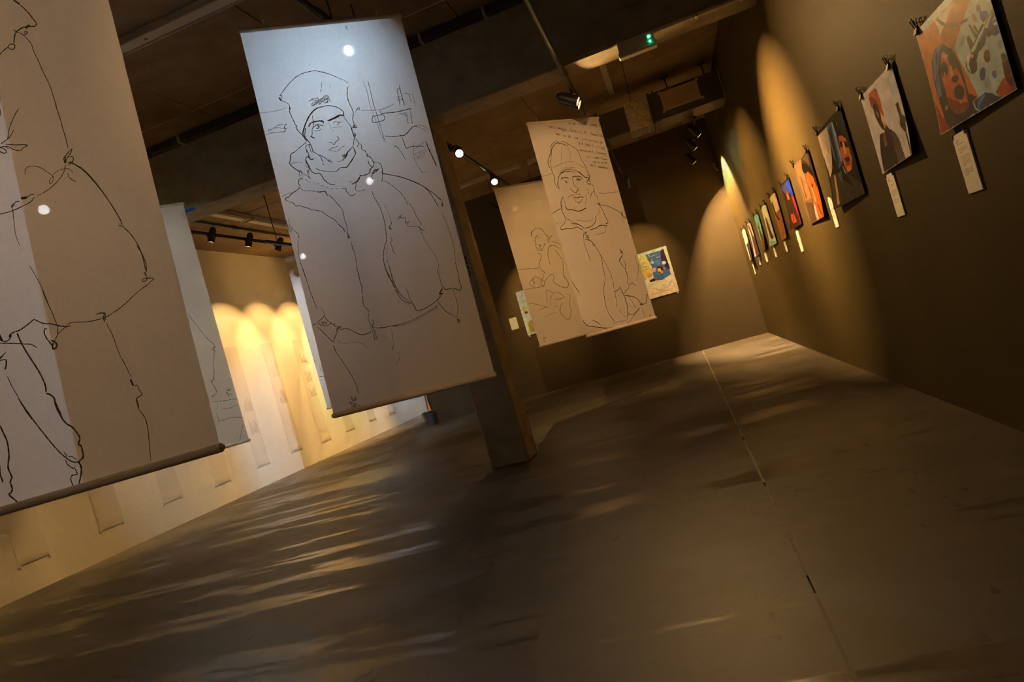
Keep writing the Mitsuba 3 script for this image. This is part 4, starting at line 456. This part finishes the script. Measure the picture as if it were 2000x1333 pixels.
def print_fn(p, n, uv):
    """Flat colour prints: each print's patches of ink, one after the other, in metres from its middle; uv.x also counts the print (10 m apart)."""
    X, Y = mi.Float(uv.x), mi.Float(uv.y)
    which = dr.floor(X/10); u = X-which*10-5; v = Y-5
    g = fbm(u*26+which*7, v*26, 1.0, 3); g2 = noise(u*220, v*220, 3.0)
    u2 = u+.006*(fbm(u*45, v*45, 5.0, 2)-.5); v2 = v+.006*(fbm(u*45, v*45, 9.0, 2)-.5)
    out = mi.Color3f(0)
    for k, name in enumerate(PRINTS):
        base, txt = PRINTS[name]; c = mi.Color3f(*base); soft = .0045 if k < 4 else .003
        for s in txt.split(';'):
            cc, pt = s.split(':'); cc = [float(x)/1000 for x in cc.split(',')]; P = [tuple(float(x)/1000 for x in z.split(',')) for z in pt.split()]
            d2 = mi.Float(1e3); inside = mi.Bool(False)
            for (x0, y0), (x1, y1) in zip(P, P[1:]+P[:1]):
                ex, ey = x1-x0, y1-y0; L = ex*ex+ey*ey
                if L < 1e-10: continue
                wx, wy = u2-x0, v2-y0; t = dr.clip((wx*ex+wy*ey)/L, 0, 1)
                d2 = dr.minimum(d2, dr.square(wx-ex*t)+dr.square(wy-ey*t))
                if abs(ey) > 1e-9: inside ^= ((y0 > v2) != (y1 > v2)) & (u2 < ex*(v2-y0)/ey+x0)
            sd = dr.select(inside, -dr.sqrt(d2), dr.sqrt(d2))
            c = dr.lerp(c, mi.Color3f(*cc), 1-smoothstep(-soft*.6, soft*.6, sd))
        out = dr.select(which == k, c, out)
    return out*(.72+.56*g)*(.95+.1*g2)
scene['photo_print'] = two({'type': 'principled', 'base_color': proc(print_fn), 'roughness': .4, 'specular': .06})
def print_mesh(name, w, h, place):
    nu, nw = 10, 10; k = list(PRINTS).index(name)
    u, v = np.meshgrid(np.linspace(-w/2, w/2, nu+1), np.linspace(-h/2, h/2, nw+1)); q = np.arange(nu*nw); p0 = (q//nu)*(nu+1)+q % nu
    V = place(u.ravel(), v.ravel())
    return mikit.ply((V, np.stack([p0, p0+1, p0+nu+2, p0+nu+1], 1)), 'photo_print', uv=np.stack([10*k+5+u.ravel(), 5+v.ravel()], 1))
RECT = [(2.69, 3.335, 1.345, 1.79), (3.695, 4.265, 1.335, 1.775), (4.69, 5.42, 1.285, 1.84), (5.835, 6.525, 1.28, 1.81), (6.875, 7.37, 1.325, 1.77), (7.785, 8.23, 1.28, 1.78), (8.62, 9.07, 1.28, 1.76), (9.47, 9.92, 1.28, 1.755), (10.46, 10.92, 1.255, 1.745), (11.28, 11.83, 1.24, 1.735)]
SH = ['shouting face', 'red hat', 'moustached face', 'orange-lit face', 'blue and red', 'cream sky', 'pale green', 'teal', 'pinkish white', 'farthest']
PLAB = ['of a shouting long-haired person under a big microphone against orange', 'of a person in a red striped hat beside a studio microphone', 'close-up of a moustached face beside grey-blue folds', 'close-up of an orange-lit tilted face with dark hair',
        'with a bright blue block and a red stripe beside a dark figure', 'with a cream sky above brown ground', 'in pale green-grey with one dark leaning shape', 'in teal with a brown figure at its foot', 'in pinkish white with a dark foot, second from the far corner', 'with white top and dark lower half, in the far corner']
for i, (y0, y1, z0, z1) in enumerate(RECT):
    yc, zc, w, h = (y0+y1)/2, (z0+z1)/2, y1-y0, z1-z0
    cu = .018+.02*((i*37) % 5)/5; sg = -1 if i % 2 else 1
    def place(Y, Z, o=0.0): t = np.clip((-Z/h+.5), 0, 1); return np.stack([XR-.014-cu*t**3*(.55+.45*sg*np.asarray(Y)/(w/2))-o+0*Y, yc+Y, zc+Z], 1)
    k = thing('photograph', 'unframed colour photograph '+PLAB[i], 'photograph', 'photographs clipped to the right wall')
    nu, nw = 8, 8
    u, v = np.meshgrid(np.linspace(-w/2, w/2, nu+1), np.linspace(-h/2, h/2, nw+1)); V = place(u.ravel(), v.ravel(), -.0022)
    q = np.arange(nu*nw); p0 = (q//nu)*(nu+1)+q % nu
    obj('paper', (V, np.stack([p0, p0+1, p0+nu+2, p0+nu+1], 1)), 'white_paper', k, smooth=True)
    kk = key_for('print', k); scene[kk] = print_mesh('p%d' % i, w, h, place)
    for s, nm in ((1, 'left'), (-1, 'right')):
        ck = thing('bulldog_clip', 'black bulldog clip on the top %s corner of the %s photograph' % (nm, SH[i]), 'clip')
        yy = yc+s*(w/2-.03); zt = z1
        tri = trimesh.creation.extrude_polygon(Polygon([(-.013, -.022), (.013, -.022), (.002, .010), (-.002, .010)]), .032)
        R = np.array([[1, 0, 0, XR-.016], [0, 0, 1, yy-.016], [0, 1, 0, zt+.006], [0, 0, 0, 1.0]]); tri.apply_transform(R); tri.fix_normals()
        obj('spine', tri, 'black_metal', ck)
        for ss in (-1, 1):
            x0 = XR-.016
            obj('handle', path([(x0+ss*.003, yy-.010, zt+.008), (x0+ss*.010-.006, yy-.012+ss*.006, zt+.048), (x0+ss*.010-.006, yy+.012+ss*.006, zt+.048), (x0+ss*.003, yy+.010, zt+.008)], .0022, 5), 'black_metal', ck)
        obj('nail', rod((XR-.03, yy, zt+.03), (XR+.002, yy, zt+.03), .002, 6), 'steel', ck)
CARDS = [(3.16, 3.302, 1.07, 1.32), (4.13, 4.262, 1.08, 1.32), (5.585, 5.70, 1.165, 1.40), (7.22, 7.345, 1.085, 1.31), (8.07, 8.22, 1.14, 1.26), (8.95, 9.105, 1.13, 1.25), (9.87, 10.03, 1.12, 1.245), (10.71, 10.86, 1.115, 1.24), (11.66, 11.80, 1.005, 1.22)]
CL = [0, 1, 3, 4, 5, 6, 7, 8, 9]
for i, (y0, y1, z0, z1) in enumerate(CARDS):
    k = thing('caption_card', 'small white caption card below the %s photograph' % SH[CL[i]], 'caption card', 'caption cards on the right wall')
    obj('board', bevel(XR-.008, XR+.001, y0, y1, z0, z1, .0015), 'white_paper', k)
    W_, H_ = y1-y0, z1-z0; rows = []; red = []
    def line(f0, f1, t, th=.0026): return bx(XR-.0084, XR-.0079, y1-W_*f1, y1-W_*f0, z1-H_*t-th/2, z1-H_*t+th/2)
    rows.append(line(.20, .46, .10)); red.append(line(.20, .36, .135, .005)); rows.append(line(.20, .66, .17))
    t = .25
    for nrow in ((3, 6, 4) if H_ > .18 else (2, 4, 3)):
        for j in range(nrow): rows.append(line(.18, (.85 if j < nrow-1 else .5)-.08*rnd.random(), t)); t += .031
        t += .035
    obj('text', cat_(rows), 'caption_grey', k, kind='stuff'); obj('heading', cat_(red), 'caption_red', k)
    for s in (0, 1): obj('clip', bevel(XR-.011, XR, y0+s*(W_-.016)+.002, y0+s*(W_-.016)+.014, z1-.016, z1+.003, .001), 'black_metal', k)
for nm, (x0, x1, z0, z1), lab in (('comicR', (-.80, .05, 1.10, 1.92), 'comic page with a blue night scene beside the woolly hat drawing'), ('comicL', (-2.745, -1.90, 1.10, 1.92), 'cream comic page on the far wall behind the seated figure drawing')):
    k = thing('comic_page', lab, 'comic page'); xc, zc = (x0+x1)/2, (z0+z1)/2
    obj('board', bevel(x0, x1, YF-.018, YF-.006, z0, z1, .002), 'foam_edge', k)
    kk = key_for('print', k); scene[kk] = print_mesh(nm, x1-x0, z1-z0, lambda X, Z: np.stack([xc+X, YF-.0184+0*X, zc+Z], 1))
    for x in (x0+.03, x1-.03): obj('clip', bevel(x-.012, x+.012, YF-.03, YF-.001, z0-.035, z0+.004, .003), 'white_paper', k)
k = thing('caption_card', 'pinkish blank card on the far wall beside the pillar', 'caption card')
obj('board', bevel(-3.01, -2.868, YF-.012, YF, 1.275, 1.495, .002), 'white_paper', k)

# ------------------------------------------------------------------ paper strips on the white wall
for i in range(-3, 10):
    y0 = 5.37+.995*i if i < 6 else (11.33, 12.32, 13.36, 14.38)[i-6]
    y1 = y0+.345; zb = .31+.02*((i*13) % 3-1); zt = 2.22
    n = i+4
    lab = ('first' if i == 0 else ('second', 'third', 'fourth', 'fifth', 'sixth', 'seventh', 'eighth', 'ninth', 'tenth')[i-1]) if i >= 0 else ''
    k = thing('paper_strip', ('translucent paper strip on the white wall, %s from the left picture edge' % lab) if i >= 0 else 'long translucent paper strip taped to the white wall outside the picture', 'paper strip', 'translucent paper strips on the white wall')
    nu, nw = 8, 40
    u, w = np.meshgrid(np.linspace(0, 1, nu+1), np.linspace(0, 1, nw+1))
    a1, a2 = .6+.8*rnd.random(), rnd.random()*6
    dep = .004+.003*np.abs(np.sin(w*9+a2))*np.sin(np.pi*u)+(.016*np.exp(-((w-.028)/.018)**2)+.007*np.exp(-((w-.10-.02*a1)/.012)**2))*(.35+.65*np.sin(np.pi*np.clip(u*a1, 0, 1)))
    V = np.stack([XL+dep, y0+(y1-y0)*u, zb+(zt-zb)*w], 2).reshape(-1, 3); q = np.arange(nu*nw); p0 = (q//nu)*(nu+1)+q % nu
    obj('sheet', (V, np.stack([p0, p0+1, p0+nu+2, p0+nu+1], 1)), 'strip_paper', k, smooth=True)
    blocks = {4: [(1.42, 1.18), (1.08, .82)], 5: [(1.95, 1.62), (1.42, 1.16)], 6: [(1.98, 1.78), (1.66, 1.42), (1.32, 1.14)]}.get(i, [(1.9, 1.62), (1.4, 1.15)])
    for za, zz in blocks:
        bars = []; m = rnd.randint(8, 12)
        for j in range(m):
            yy = y1-.05-(.2/m)*j; L = (za-zz)*rnd.uniform(.35, 1.0)
            bars.append(bx(XL+.0068, XL+.0078, yy-.0045, yy+.0045, zz, zz+L))
        obj('text_block', cat_(bars), 'strip_ink', k, label='block of small grey text', kind='stuff')
    for s in (y0+.004, y1-.004): obj('tape', bevel(XL-.001, XL+.012, s-.014, s+.014, zb-.012, zb+.012, .001), 'strip_paper', k)

# ------------------------------------------------------------------ bucket at the end of the dark wall
cx, cy = -4.93, 12.22
k = thing('bucket', 'black bucket standing at the left end of the dark far wall', 'bucket')
prof = np.array([(.0, 0), (.095, 0), (.10, .006), (.122, .25), (.128, .25), (.130, .262), (.122, .265), (.117, .255), (.097, .02), (.0, .02)])
obj('pail', trimesh.creation.revolve(prof, sections=32).apply_translation((cx, cy, 0)), 'black_plastic', k, smooth=40)
obj('rim', torus((cx, cy, .258), (0, 0, 1), .127, .006, 28, 6), 'black_plastic', k, smooth=40)
obj('handle', path([(cx+.127*math.cos(t), cy-.1*math.sin(t)-.01, .245-.05*math.sin(t)) for t in np.linspace(0, np.pi, 12)], .003, 6), 'steel', k)
m = thing('mop', 'wooden mop handle with an orange collar standing in the black bucket', 'mop')
obj('pole', rod((cx+.04, cy, .40), (cx-.02, cy+.16, 1.35), .011, 10), 'wood', m, smooth=40)
obj('collar', rod((cx+.047, cy-.02, .27), (cx+.039, cy+.002, .42), .030, 14, .014), 'orange_plastic', m, smooth=40)
hd = []
for t in range(26):
    an = t*2*np.pi/26; rr = .06+.03*rnd.random()
    hd.append(path([(cx+.045, cy-.02, .28), (cx+.045+.8*rr*math.cos(an), cy-.02+.8*rr*math.sin(an), .24), (cx+.02+.9*rr*math.cos(an), cy-.01+.9*rr*math.sin(an), .12)], .009, 5))
obj('strands', cat_(hd), 'black_plastic', m, kind='stuff')
